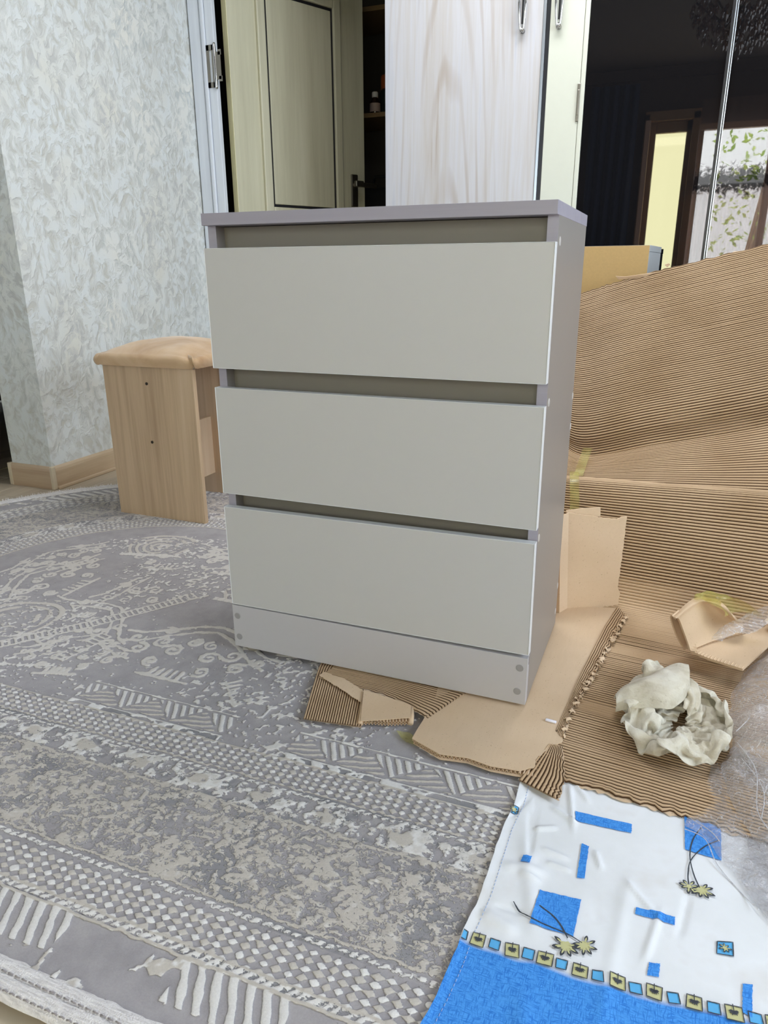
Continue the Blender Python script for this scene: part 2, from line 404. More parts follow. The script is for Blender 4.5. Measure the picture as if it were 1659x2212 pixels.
# store shelves and what stands on them
sh = empty('storage_shelf', (-0.9, 3.2, FZ), 'dark wooden wall shelves inside the unlit store behind the cream door', 'shelf')
M_shelf = plain('shelf_board', (120, 96, 60), 0.7)
for z in (0.85, 1.50, 1.98): box('shelf_board', (-1.41, 2.82, z), (-0.37, 3.19, z+0.022), M_shelf, sh, 0.002, False)
boxes('shelf_side', [((-1.42, 2.83, FZ), (-1.40, 3.19, 2.2)), ((-0.38, 2.83, FZ), (-0.365, 3.19, 2.2))], M_shelf, sh, 0.0, False)
bt = empty('medicine_bottle', (-0.855, 2.88, 1.522), 'small dark bottle with white screw cap on the store shelf', 'bottle')
lathe('bottle_body', [(0.026, 0.0), (0.028, 0.006), (0.028, 0.06), (0.014, 0.078), (0.013, 0.084)], plain('brown_glass', (40, 24, 16), 0.15), bt, 20)
lathe('bottle_label', [(0.0284, 0.012), (0.0287, 0.013), (0.0287, 0.052), (0.0284, 0.053)], plain('pale_label', (170, 150, 140), 0.7), bt, 20)
lathe('cap', [(0.0165, 0.082), (0.0165, 0.104), (0.014, 0.108)], plain('white_cap', (220, 220, 215), 0.5), bt, 20)
jr = empty('storage_jar', (-0.80, 2.96, 1.522), 'orange-topped jar behind the small bottle on the store shelf', 'jar')
lathe('jar_body', [(0.05, 0), (0.055, 0.01), (0.055, 0.11), (0.045, 0.13)], plain('dark_jar', (40, 48, 48), 0.25), jr, 24)
lathe('jar_lid', [(0.05, 0.13), (0.05, 0.19), (0.046, 0.195)], plain('orange_lid', (176, 92, 50), 0.5), jr, 24)
bgm = bmesh.new(); add_box(bgm, (-0.16, -0.10, 0.0), (0.16, 0.10, 0.30), 0.05, 3)
bag = empty('dark_bag', (-0.84, 2.98, 0.872), 'black bag on the lower store shelf behind the door lever', 'bag')
link('bag_body', bmmesh(bgm), plain('black_fabric', (16, 16, 20), 0.9), bag, True)
tube('bag_handle', [(-0.08, 0, 0.29), (-0.06, 0, 0.36), (0.06, 0, 0.36), (0.08, 0, 0.29)], 0.008, plain('black_strap', (20, 20, 22), 0.8), bag)

# ------------------------------------------------------------------ fitted wardrobe with bleached-pine door, white door and black glass doors
WY = 1.75
wd = empty('wardrobe', (0.9, WY, FZ), 'tall fitted wardrobe with bleached pine door, white door and black glass doors', 'wardrobe')
wx = [(-0.3516,0.983),(0.2282,0.9625),(0.2536,0.9616),(0.3865,0.9569),(0.3947,0.9566),(0.8255,0.7637),(0.83,1.5287)]
XL, XG0, XG1, XR = wx[0][0], 0.231, 0.254, 0.383
boxes('carcass', [((-0.296, WY+0.02, FZ), (-0.28, 2.36, 2.35)), ((2.9, WY+0.02, FZ), (2.92, 2.36, 2.35)), ((-0.28, 2.34, FZ), (2.9, 2.36, 2.35)), ((-0.28, WY+0.02, 2.33), (2.9, 2.34, 2.35)),
                  ((-0.28, WY+0.03, FZ), (2.9, 2.34, FZ+0.06)), ((0.36, WY+0.03, FZ+0.06), (0.378, 2.34, 2.33))], M_wardw, wd, 0, False)
d1 = box('door', (XL, WY, FZ+0.07), (XG0-0.001, WY+0.018, 2.34), M_ward, wd, 0.0015, False); d1['label'] = 'bleached pine wardrobe door with brown grain streaks'
box('dark_profile', (XG0, WY-0.004, FZ+0.07), (0.2405, WY+0.02, 2.34), M_alu, wd, 0.001, False)
box('dark_profile', (0.2405, WY+0.002, FZ+0.07), (XG1, WY+0.02, 2.34), M_dkprof, wd, 0.001, False)
d2 = box('door', (XG1, WY+0.002, FZ+0.07), (0.369, WY+0.018, 2.34), M_wardw, wd, 0.0015, False); d2['label'] = 'narrow white wardrobe door'
box('door_edge', (0.370, WY, FZ+0.07), (0.386, WY+0.018, 2.34), M_wardw, wd, 0.0025, False)
hh = [(0.3589,1.339),(0.3744,1.2215)]
bm = bmesh.new(); add_box(bm, (0.362, WY-0.004, hh[1][1]), (0.372, WY+0.002, hh[0][1]), 0.0015); add_box(bm, (0.3635, WY-0.0055, hh[1][1]+0.02), (0.3705, WY-0.003, hh[0][1]-0.02), 0.001)
link('cabinet_hinge', bmmesh(bm), M_steel, wd, local=False)
# bow handles: long teardrop loops, lower ends in view
def bow(x, door):
    z0 = 1.505; L = 0.20
    bm = bmesh.new()
    for sx in (-1, 1):
        pts = []
        for i in range(17):
            t = i/16; w = 0.0105*math.sin(math.pi*min(1, (0.06+t*0.94)))**0.6
            pts.append((x+sx*w, WY-0.020-0.010*math.sin(math.pi*t), z0+L*t))
        add_tube(bm, pts, [0.0028+0.0016*math.sin(math.pi*i/16) for i in range(17)], 10)
    for z in (z0+0.010, z0+L-0.010):
        add_lathe(bm, [(0.007, WY-0.024), (0.006, WY-0.012), (0.008, WY)], 14, (x, 0, z), 'y')
    link('bow_handle', bmmesh(bm), M_chrome, door, True, False)
    box('handle_slot', (x-0.0035, WY-0.017, z0+0.028), (x+0.0035, WY-0.012, z0+L-0.02), M_black, door, 0.001, False)
bow(0.162, d1); bow(0.286, d2)
# black glass doors
g1 = box('glass_door', (0.388, WY+0.004, FZ+0.07), (0.8235, WY+0.012, 2.34), M_mirror, wd, 0.0, False)
g2 = box('glass_door', (0.8405, WY+0.004, FZ+0.07), (1.45, WY+0.012, 2.34), M_mirror, wd, 0.0, False)
g3 = box('glass_door', (1.46, WY+0.004, FZ+0.07), (2.9, WY+0.012, 2.34), M_mirror, wd, 0.0, False)
boxes('aluminium_profile', [((0.8315, WY-0.010, FZ+0.07), (0.8345, WY+0.016, 2.34)), ((0.8375, WY-0.010, FZ+0.07), (0.8405, WY+0.016, 2.34))], M_alu, wd, 0.0008, False)
boxes('aluminium_profile', [((0.8235, WY-0.006, FZ+0.07), (0.8315, WY+0.016, 2.34)), ((0.8345, WY-0.004, FZ+0.07), (0.8375, WY+0.016, 2.34))], M_dkprof, wd, 0, False)
boxes('aluminium_profile', [((1.452, WY-0.010, FZ+0.07), (1.458, WY+0.016, 2.34))], M_alu, wd, 0.001, False)

# ------------------------------------------------------------------ what the black glass reflects: the window side of the room
M_woodfr = plain('brown_window_wood', (150, 116, 82), 0.5)
M_pinkish = plain('pale_reveal', (206, 168, 146), 0.8)
M_glass = N('window_glass'); _g = M_glass
_tr = _g.n('ShaderNodeBsdfTransparent'); _gl = _g.n('ShaderNodeBsdfGlossy'); _gl.inputs[1].default_value = 0.02
_mx = _g.n('ShaderNodeMixShader', i_0=0.06); _g.t.links.new(_tr.outputs[0], _mx.inputs[1]); _g.t.links.new(_gl.outputs[0], _mx.inputs[2]); _g.t.links.new(_mx.outputs[0], _g.out.inputs[0])
M_glass = _g.m
M_yglass = _g.m.copy(); M_yglass.name = 'sunlit_tint'
for q_ in M_yglass.node_tree.nodes:
    if q_.type == 'BSDF_TRANSPARENT': q_.inputs[0].default_value = (1.0, 0.92, 0.66, 1)  # warm sunlit view outside is put into the pane's tint
def window(name, fr, panes, mat):
    o = struct(empty(name, (0, 0, 0), None, None))
    for a, b in fr: box('window_frame', a, b, mat, o, 0.004)
    for a, b in panes: box('window_pane', a, b, M_yglass if name == 'door_2' else M_glass, o)
    return o
dw = window('door_2', [((0.30, -2.97, FZ), (0.345, -2.86, 2.03)), ((0.345, -2.97, FZ), (0.40, -2.92, 2.0)), ((0.70, -2.97, FZ), (0.76, -2.86, 2.03)), ((0.30, -2.97, 1.97), (0.76, -2.86, 2.05)),
                      ((0.40, -2.97, 1.88), (0.70, -2.92, 1.97)), ((0.655, -2.97, FZ), (0.70, -2.92, 1.97)), ((0.40, -2.97, FZ), (0.655, -2.92, 0.25))],
            [((0.40, -2.95, 0.25), (0.655, -2.945, 1.88))], M_woodfr)
box('reveal', (0.31, -2.90, FZ), (0.352, -2.85, 1.98), M_pinkish, dw, 0.002)
fr = [((0.76, -2.97, 0.5), (2.6, -2.91, 0.58)), ((0.76, -2.97, 1.88), (2.6, -2.91, 1.95)), ((0.76, -2.97, 0.58), (0.80, -2.91, 1.88)), ((2.56, -2.97, 0.58), (2.6, -2.91, 1.88))]
for x in (1.36, 1.96): fr.append(((x-0.03, -2.97, 0.58), (x+0.03, -2.91, 1.88)))
window('window_1', fr, [((0.80, -2.95, 0.58), (2.56, -2.945, 1.88))], M_woodfr)
fr = [((3.31, -1.5, 0.90), (3.38, 0.7, 0.95)), ((3.31, -1.5, 2.25), (3.38, 0.7, 2.30))] + [((3.31, y-0.025, 0.95), (3.38, y+0.025, 2.25)) for y in (-1.475, -0.4, 0.675)]
window('window_2', fr, [((3.345, -1.45, 0.95), (3.35, 0.65, 2.25))], M_wardw)
window('window_fill', [((-0.9, -2.97, 0.75), (-0.86, -2.91, 1.85)), ((-0.54, -2.97, 0.75), (-0.5, -2.91, 1.85)), ((-0.86, -2.97, 0.75), (-0.54, -2.91, 0.80)), ((-0.86, -2.97, 1.80), (-0.54, -2.91, 1.85))], [((-0.86, -2.95, 0.8), (-0.54, -2.945, 1.8))], M_woodfr)  # made-up window, unseen: extra light on chest front, stool and left wall
def drape(name, x0, x1, y, z0, z1, mat, amp, per, label, cat, seed=0):
    u = np.linspace(0, 1, 160); v = np.linspace(0, 1, 14); U, V = np.meshgrid(u, v, indexing='ij')
    X = x0+(x1-x0)*U; ph = X/per*2*math.pi + 1.3*vnoise(X*4, V*0.8, seed)
    Y = y + amp*np.sin(ph)*(0.5+0.5*(1-V)) ; Z = z0+(z1-z0)*V
    o = link(name, gridmesh(np.stack([X, Y, Z], -1), attrs={'h': Z}), mat, None, True)
    return tag(o, label, cat)
M_navy = plain('navy_velvet', (26, 36, 62), 0.85)
drape('navy_curtain', -0.17, 0.24, -2.78, 0.0, 2.26, M_navy, 0.035, 0.085, 'dark navy curtain hanging beside the balcony door, mirrored in the black glass', 'curtain', 1)
ns = N('sheer_voile')
hz = ns.attr('h')
lace = ns.noise(ns.coord('Object', (1, 0.3, 1)), 26, 4, 0.7, 0.8)
band = ns.ramp(ns.math('ADD', ns.math('ABSOLUTE', ns.math('SUBTRACT', hz, 1.46)), ns.math('MULTIPLY', ns.math('SUBTRACT', lace, 0.5), 0.45)), [(0.05, 1.0), (0.12, 0.0)])
dens = ns.math('ADD', ns.math('MULTIPLY', band, 0.72), ns.ramp(hz, [(0.0, 0.55), (0.1, 0.55)]))
low = ns.ramp(ns.math('SUBTRACT', 1.44, hz), [(0.0, 0.0), (0.04, 1.0)])
dens = ns.math('MINIMUM', ns.math('ADD', ns.math('MULTIPLY', band, 0.72), ns.math('ADD', 0.12, ns.math('MULTIPLY', low, 0.30))), 0.96)
tl = ns.n('ShaderNodeBsdfTranslucent'); ns.set(tl.inputs[0], ns.mix(band, lin(226, 186, 166), lin(40, 28, 22)))
df = ns.n('ShaderNodeBsdfDiffuse'); ns.set(df.inputs[0], ns.mix(band, lin(215, 190, 175), lin(40, 28, 22)))
tp = ns.n('ShaderNodeBsdfTransparent'); tp.inputs[0].default_value = (1.0, 0.90, 0.80, 1)
m1 = ns.n('ShaderNodeMixShader', i_0=0.5); ns.t.links.new(tl.outputs[0], m1.inputs[1]); ns.t.links.new(df.outputs[0], m1.inputs[2])
m2 = ns.n('ShaderNodeMixShader'); ns.set(m2.inputs[0], dens); ns.t.links.new(tp.outputs[0], m2.inputs[1]); ns.t.links.new(m1.outputs[0], m2.inputs[2])
ns.t.links.new(m2.outputs[0], ns.out.inputs[0])
drape('sheer_curtain', 0.76, 2.0, -2.80, 0.25, 2.1, ns.m, 0.02, 0.07, 'pinkish sheer curtain with dark lace band over the window, mirrored in the black glass', 'curtain', 2)
# garden outside
def leaves(n, box_, mat_l, seed, size=(0.05, 0.11)):
    r = np.random.RandomState(seed); V = []; Q = []
    for i in range(n):
        c = np.array([r.uniform(*box_[0]), r.uniform(*box_[1]), r.uniform(*box_[2])]); s = r.uniform(*size)
        a = r.normal(size=3); a /= np.linalg.norm(a); b = np.cross(a, r.normal(size=3)); b /= np.linalg.norm(b)
        k = len(V); V += [c-a*s, c+b*s*0.45, c+a*s, c-b*s*0.45]; Q.append((k, k+1, k+2, k+3))
    return npmesh(np.array(V), np.array(Q))
nl = N('sunny_leaves'); nl.fin(nl.ramp(nl.noise(nl.coord(), 3, 3), [(0.35, lin(150, 190, 60)), (0.65, lin(225, 240, 130))]), 0.6)
tree = empty('garden_tree', (1.4, -5.2, FZ), 'leafy green garden tree outside the window, mirrored in the black glass', 'tree')
o = link('foliage', leaves(1500, ((0.95, 3.4), (-5.8, -4.7), (0.9, 2.9)), None, 5, (0.02, 0.06)), nl.m, tree, local=False); o['kind'] = 'stuff'
tube('trunk', [(1.5, -5.2, FZ), (1.45, -5.2, 0.8), (1.55, -5.15, 1.8), (1.5, -5.2, 2.4)], [0.09, 0.07, 0.05, 0.02], M_woodfr, tree, 10, local=False)
# chandelier
ch = empty('chandelier', (0.93, -0.75, 2.4), 'brown crystal chandelier hanging from the ceiling, mirrored in the black glass', 'chandelier')
M_crys = plain('smoky_crystal', (112, 80, 56), 0.08, 0.0, 0.8, var=0.2, scale=300)
M_brz = plain('bronze', (70, 52, 38), 0.35, 0.9)
lathe('ceiling_rose', [(0.06, -0.03), (0.07, -0.01), (0.05, 0.0)], M_brz, ch, 24)
lathe('stem', [(0.008, -0.40), (0.008, -0.02)], M_brz, ch, 10)
for i in range(8):
    a = i*math.pi/4; tube('arm', [(0.01*math.cos(a), 0.01*math.sin(a), -0.20), (0.12*math.cos(a), 0.12*math.sin(a), -0.28), (0.27*math.cos(a), 0.27*math.sin(a), -0.16)], 0.006, M_brz, ch, 8)
V = []; Q = []; rr = random.Random(11)
for i in range(420):
    a = rr.uniform(0, 6.283); q = rr.uniform(0.02, 1)**0.6; rad = 0.30*q; z = -0.12-0.30*math.sqrt(max(0, 1-q*q))*rr.uniform(0.35, 1.0) - rr.uniform(0, 0.05)
    c = Vector((rad*math.cos(a), rad*math.sin(a), z)); s = rr.uniform(0.007, 0.013); k = len(V)
    V += [c+Vector((0, 0, s*2)), c+Vector((s, 0, 0)), c+Vector((0, s, 0)), c+Vector((-s, 0, 0)), c+Vector((0, -s, 0)), c-Vector((0, 0, s*2.4))]
    for j in range(4): Q += [(k, k+1+j, k+1+(j+1) % 4), (k+5, k+1+(j+1) % 4, k+1+j)]
o = link('crystals', mesh(V, Q), M_crys, ch); o['kind'] = 'stuff'

# ------------------------------------------------------------------ second cabinet, turned away: bare hardboard back
M_hard = plain('hardboard', (198, 166, 112), 0.8, var=0.08, scale=160, bump=0.05)
M_carc = plain('grey_laminate', (150, 147, 149), 0.45, var=0.02, scale=120)
M_carcl = plain('pale_grey_laminate', (186, 190, 194), 0.45, var=0.02)
cb = empty('small_cabinet', (0.37, 1.41, FZ), 'low grey cabinet showing its bare tan hardboard back, in front of the black glass', 'cabinet', None, math.radians(-6))
box('back_panel', (-0.2995, -0.0035, 0.02), (0.2995, 0.0005, 0.8235), M_hard, cb, 0.0)
box('side_panel', (-0.30, 0.004, 0.012), (-0.284, 0.25, 0.805), M_carcl, cb, 0.001)
box('side_panel', (0.284, 0.004, 0.012), (0.30, 0.25, 0.805), M_carcl, cb, 0.001)
box('top_board', (-0.301, 0.002, 0.8055), (0.301, 0.25, 0.824), M_carcl, cb, 0.001)
box('base_board', (-0.284, 0.004, 0.03), (0.284, 0.25, 0.046), M_carcl, cb, 0.001)
for a in (0.08, 0.31, 0.54): box('drawer_front', (-0.298, 0.251, a), (0.298, 0.267, a+0.20), M_carcl, cb, 0.001)
for x in (-0.27, 0.27):
    for y in (0.03, 0.22): lathe('foot', [(0.012, 0.0), (0.013, 0.012)], M_black, cb, 14, (x, y, 0))
drape('navy_curtain', 1.98, 2.66, -2.80, 0.0, 2.26, M_navy, 0.035, 0.085, 'added dark navy curtain, unseen, blocking part of the window light', 'curtain', 5)  # unseen curtain added to cut daylight on the chest front

# ------------------------------------------------------------------ chest of drawers
M_front = plain('drawer_white', (192, 191, 190), 0.42, var=0.012, scale=60)
M_edge = plain('edge_band', (222, 224, 226), 0.35, var=0.01)
M_grain = wood('lavender_grey_edge', [(0.3, lin(150, 145, 158)), (0.55, lin(160, 156, 168)), (0.75, lin(168, 164, 174))], 'x', 90, 0.02, 0.02, 0.45)
M_side = plain('grey_side', (140, 135, 131), 0.36, var=0.015, scale=90)
M_plinth = plain('grey_plinth', (186, 184, 187), 0.4, var=0.015, scale=90)
M_rail = plain('grey_rail', (128, 122, 114), 0.5, var=0.02)
M_cap = plain('cover_cap', (150, 148, 148), 0.5, var=0.01)
M_capw = plain('pale_cover_cap', (192, 188, 184), 0.4, var=0.01)
ck = empty('chest_of_drawers', (0.3, 0.17, 0.0), 'new grey and white three-drawer chest standing on cardboard and rug', 'chest of drawers')
kw = dict(parent=ck, local=False)
HT, TT, D, W_ = 0.8252, 0.0193, 0.339, 0.6
box('top_board', (0, 0, HT-TT), (W_, D+0.002, HT), M_grain, bevel=0.0007, **kw)
for x in (0.0005, W_-0.0165): 
    box('side_panel', (x, 0.0185, 0.0), (x+0.016, D, HT-TT), M_side, **kw)
    box('edge_band', (x, 0.0175, 0.0), (x+0.016, 0.0186, HT-TT), M_grain, **kw)
box('back_panel', (0.004, D, 0.01), (W_-0.004, D+0.003, HT-0.006), M_hard, **kw)
box('bottom_board', (0.0165, 0.04, 0.05), (W_-0.0165, D-0.002, 0.066), M_side, **kw)
box('plinth', (0.0005, 0, 0.0), (W_-0.0005, 0.0165, 0.0925), M_plinth, bevel=0.0005, **kw)
zs = [(0.5654, 0.7696, 0), (0.3286, 0.5307, 0), (0.0967, 0.3031, 0.0075)]
for z0, z1, tilt in zs:
    dr = empty('drawer', (0.3, 0.008, (z0+z1)/2), None, None); dr.parent = ck
    dr.matrix_parent_inverse = Matrix.Translation(ck.location).inverted(); dr.rotation_euler = (0, -tilt, 0)
    h = (z1-z0)/2
    box('drawer_front', (-0.2985, -0.0075, -h+0.001), (0.2985, 0.0075, h-0.001), M_front, dr, 0.0004)
    boxes('edge_band', [((-0.2999, -0.0080, -h), (-0.2985, 0.0080, h)), ((0.2985, -0.0080, -h), (0.2999, 0.0080, h)), ((-0.2985, -0.0080, h-0.001), (0.2985, 0.0080, h)), ((-0.2985, -0.0080, -h), (0.2985, 0.0080, -h+0.001))], M_edge, dr, 0.0006)
    boxes('drawer_box', [((-0.27, 0.028, -h+0.02), (-0.256, 0.30, h-0.05)), ((0.256, 0.028, -h+0.02), (0.27, 0.30, h-0.05)), ((-0.256, 0.0076, -h+0.02), (0.256, 0.028, h-0.05)), ((-0.256, 0.286, -h+0.02), (0.256, 0.30, h-0.05)), ((-0.256, 0.028, -h+0.02), (0.256, 0.286, -h+0.024))], M_rail, dr)
for z0, z1 in ((0.715, HT-TT-0.0012), (0.49, 0.60), (0.26, 0.365)):
    box('rail', (0.0167, 0.043, z0), (W_-0.0167, 0.059, z1), M_rail, **kw)
def cap(x, y, z, axis, r=0.0068, mat=M_cap):
    prof = [(r, -0.0006), (r, 0.0004), (r-0.0008, 0.0009)]
    if axis == 'y': prof = [(a, -b) for a, b in prof]
    lathe('cover_cap', prof, mat, ck, 20, (x, y, z), axis, False, False)
for x, z in ((0.0115, 0.069), (0.0125, 0.022), (0.5865, 0.072), (0.5845, 0.025)): cap(x, 0, z, 'y')
for y, z in ((0.039, 0.771), (0.038, 0.532), (0.030, 0.306), (0.331, 0.497), (0.334, 0.436), (0.329, 0.092), (0.324, 0.034)): cap(W_-0.0005, y, z, 'x', mat=M_capw)
boxes('cam_slot', [((W_-0.0006, 0.010, 0.076), (W_-0.0001, 0.0125, 0.092))], M_rail, **kw)
M_foot = plain('clear_foot', (170, 165, 155), 0.3)
for x in (0.03, W_-0.03):
    for y in (0.022, D-0.03):
        lathe('foot', [(0.013, 0.0), (0.014, -0.002), (0.012, -0.0045 if x > .3 else -0.013)], M_foot, ck, 16, (x, y, 0), local=False)

# ------------------------------------------------------------------ stool
M_oak = wood('oak_panel', [(0.28, lin(166, 140, 112)), (0.5, lin(200, 174, 144)), (0.62, lin(208, 184, 156)), (0.78, lin(218, 198, 172))], 'z', 75, 0.035, 0.06, 0.5, 1.2, 0.35)
n = N('suede'); sn = n.noise(n.coord(), 6, 4, 0.6, 0.8)
M_suede = n.fin(n.ramp(sn, [(0.3, lin(176, 142, 106)), (0.55, lin(200, 170, 136)), (0.75, lin(214, 188, 158))]), 0.9, spec=0.2, Sheen_Weight=0.4)
n.bump(n.noise(n.coord(), 180, 3), 0.15, 0.001)
st = empty('stool', (-0.688, 0.81, FZ), 'low oak-panel stool with beige suede seat beside the papered wall', 'stool')
kw = dict(parent=st, local=False)
SZ = 0.468
box('side_panel', (-0.852, 0.643, -0.014), (-0.523, 0.659, SZ), M_oak, bevel=0.0006, **kw)
box('side_panel', (-0.852, 0.943, -0.014), (-0.523, 0.959, SZ), M_oak, bevel=0.0006, **kw)
box('stretcher', (-0.70, 0.659, 0.06), (-0.684, 0.943, 0.26), M_oak, bevel=0.0006, **kw)
box('seat_board', (-0.866, 0.632, SZ), (-0.509, 0.970, SZ+0.012), M_oak, bevel=0.001, **kw)
nu, nv = 61, 57
U, V = np.meshgrid(np.linspace(-1, 1, nu), np.linspace(-1, 1, nv), indexing='ij')
cx, cy, hx, hy = -0.6875, 0.801, 0.184, 0.174
edge = np.maximum(np.abs(U), np.abs(V))
# cushion: top dome wrapped over a straight border; outermost rows make the border
e = np.clip((edge-0.86)/0.14, 0, 1)
sc = np.where(edge > 0.86, 0.86/np.maximum(edge, 1e-6), 1.0)
X = U*sc; Y = V*sc
px_, py_ = X/0.86, Y/0.86
rr = (np.abs(px_)**5+np.abs(py_)**5)**0.2
dome = 0.040*(1-np.clip(rr, 0, 1)**2.2)
bulge = 0.005*np.sin(np.pi*e)
corner = sstep(0.75, 1.0, np.minimum(np.abs(px_), np.abs(py_)))
Xw = cx+px_*hx*(1-0.03*corner)+np.sign(px_)*np.where(np.abs(px_) > .99, bulge, 0)
Yw = cy+py_*hy*(1-0.03*corner)+np.sign(py_)*np.where(np.abs(py_) > .99, bulge, 0)
Zw = SZ+0.030+dome-0.033*e - 0.006*corner*(1-e)
Zw += 0.004*fbm(px_*3, py_*3, 4)*(1-e) + corner*0.0045*np.sin(np.arctan2(np.abs(px_)-0.72, np.abs(py_)-0.72)*16)*(1-e*.6)
# tucked gathers in the two front corners
link('seat_cushion', gridmesh(np.stack([Xw, Yw, Zw], -1)), M_suede, st, True, False)
bm = bmesh.new()
for k in range(5):
    a = 0.3*k
    add_tube(bm, [(-0.506-0.003*k, 0.629+0.004*k, SZ-0.002+0.002*k), (-0.503-0.006*k, 0.6275+0.002*k, SZ+0.016), (-0.514-0.006*k, 0.634+0.005*k, SZ+0.034)], [0.0035, 0.0045, 0.002], 8)
link('corner_gather', bmmesh(bm), M_suede, st, True, False)
M_screw = plain('dark_screw', (60, 52, 44), 0.4, 0.6)
for x, z in ((-0.691, 0.413), (-0.694, 0.233)):
    bm = bmesh.new(); add_lathe(bm, [(0.0045, 0.643), (0.0045, 0.6415), (0.0025, 0.6412)], 14, (x, 0, z), 'y'); add_box(bm, (x-0.002, 0.6405, z-0.0006), (x+0.002, 0.6425, z+0.0006))
    link('screw_head', bmmesh(bm), M_screw, st, False, False)

# ------------------------------------------------------------------ rug: carved pile, pattern as height of the pile
def rug_fields(x, y):
    ax, ay = -0.433, 0.15
    qx = np.where(x > ax, x, ax); left = x < ax
    dx, dy = x-qx, y-ay
    d = np.hypot(dx, dy)
    phi = np.abs(np.degrees(np.arctan2(-dx, -dy)))  # 0 straight down, 90 left, 180 up
    s = 1+0.13*sstep(0, 60, phi)
    r = d/s
    al = np.where(left, -np.radians(np.clip(phi, 0, 180))*0.55, np.where(dy < 0, x-ax, -np.pi*0.55-(x-ax)))
    return r, al
rx = np.arange(-1.42, 0.80, 0.0026)
ys = [-0.70]
while ys[-1] < 1.13: ys.append(ys[-1]+0.0016+0.0012*min(1, (ys[-1]+0.70)/0.9))
ry = np.array(ys)
X, Y = np.meshgrid(rx, ry, indexing='ij')
r, al = rug_fields(X, Y)
wob = 0.0025*fbm(X*60, Y*60, 2, 2)
rw = r+wob; aw = al+0.003*fbm(X*50, Y*50, 5, 2)
P = np.full(X.shape, -1.0)      # > 0: raised pile
T = np.zeros(X.shape)           # 0 beige pile, 1 white pile
FN = np.full(X.shape, 0.22)      # how much fine yarn noise breaks up the pattern
Dk = np.zeros(X.shape)          # darker blue-grey yarn
def band(a, b): return (rw > a) & (rw < b)
def put(mask, val, tone=None):
    P[mask] = val[mask] if hasattr(val, 'shape') else val
    if tone is not None: T[mask] = tone[mask] if hasattr(tone, 'shape') else tone
def line(c, w, tone=0.0):
    v = 1-np.abs(rw-c)/w; m = v > -0.6
    P[m] = np.maximum(P[m], v[m]); T[(v > 0)] = tone
n1 = fbm(X*70, Y*70, 8, 3); n2 = fbm(X*130, Y*130, 12, 2); n3 = fbm(X*14, Y*14, 20, 2); n4 = fbm(X*38, Y*38, 24, 3)
# outer border with blocks of bars and scattered knots
ob = band(0.757, 0.90)
put(ob, np.where(n4+0.5*n3 > 0.28, (n4+0.5*n3-0.28)*6, -1), np.clip(n2*3, 0, 1))
blk = np.mod(al-0.11+0.9, 0.30)
bars = ob & (rw > 0.772) & (rw < 0.825) & (blk > 0.06) & (blk < 0.20)
put(bars, np.sin(2*np.pi*(blk-0.5*(rw-0.79))/0.021)*1.2+0.8*n1, 0.8)
# dotted chequer bands
def chequer(a, b, p, rows):
    m = band(a, b); q = (b-a)/rows
    u = 2*np.pi*aw/p; v = 2*np.pi*(rw-a)/q
    f = np.cos(u)+np.cos(v) + 0.35*n1
    ci = np.round(aw/p); cj = np.round((rw-a)/q)
    tone = np.where(np.mod(ci+cj, 2) < 0.5, 1.0, 0.12)
    put(m, f*1.1-np.where(tone > .5, 0.25, 0.0), tone); FN[m] = 0.25
chequer(0.702, 0.756, 0.0158, 5); chequer(0.422, 0.475, 0.0148, 5)
# mottled field
f = band(0.53, 0.695)
n5 = fbm(X*120+0.5*n4*3, Y*140, 61, 3); n6 = fbm(X*34, Y*38, 66, 2)
FN[f] = 1.9
put(f, n5*1.5+0.5*n6+0.05, np.clip((n2-0.3)*1.2, 0, 0.4)); Dk[f] = np.clip(-(n6+n3)*1.6-0.35, 0, 0.8)[f]
# flower band: pale clumps with beige hearts
m = band(0.487, 0.533)
fl = np.mod(al+0.02, 0.112)-0.056; dd = np.hypot(fl*1.0, (rw-0.509)*1.5)
put(m, 0.75-dd/0.052+0.6*n4+1.5*fbm(X*120, Y*120, 71, 3)+0.6*n2, np.where(dd < 0.019+0.012*n1, 0.05, 0.55+0.45*np.clip(n2*3, 0, 1))); Dk[m] = np.clip(-n1*3-0.2, 0, 1)[m]; FN[m] = 1.1
# chains and lines
def chain(c, w):
    m = np.abs(r-c) < w
    put(m, 0.55*np.sin(2*np.pi*(al/0.014)+ (r-c)/w*2.4+2*n1)+0.25, 0.85); FN[m] = 1.7; Dk[m] = np.clip(np.sin(al*9)*1.4-0.5+n3, 0, 1)[m]
chain(0.482, 0.0055); chain(0.698, 0.0058); chain(0.7635, 0.0055)
for c in (0.419, 0.4765, 0.5395, 0.688, 0.758, 0.771): line(c, 0.0022)
P[np.abs(rw-0.4785) < 0.0016] = -1; P[np.abs(rw-0.6925) < 0.002] = -1; P[np.abs(rw-0.7035) < 0.002] = -1
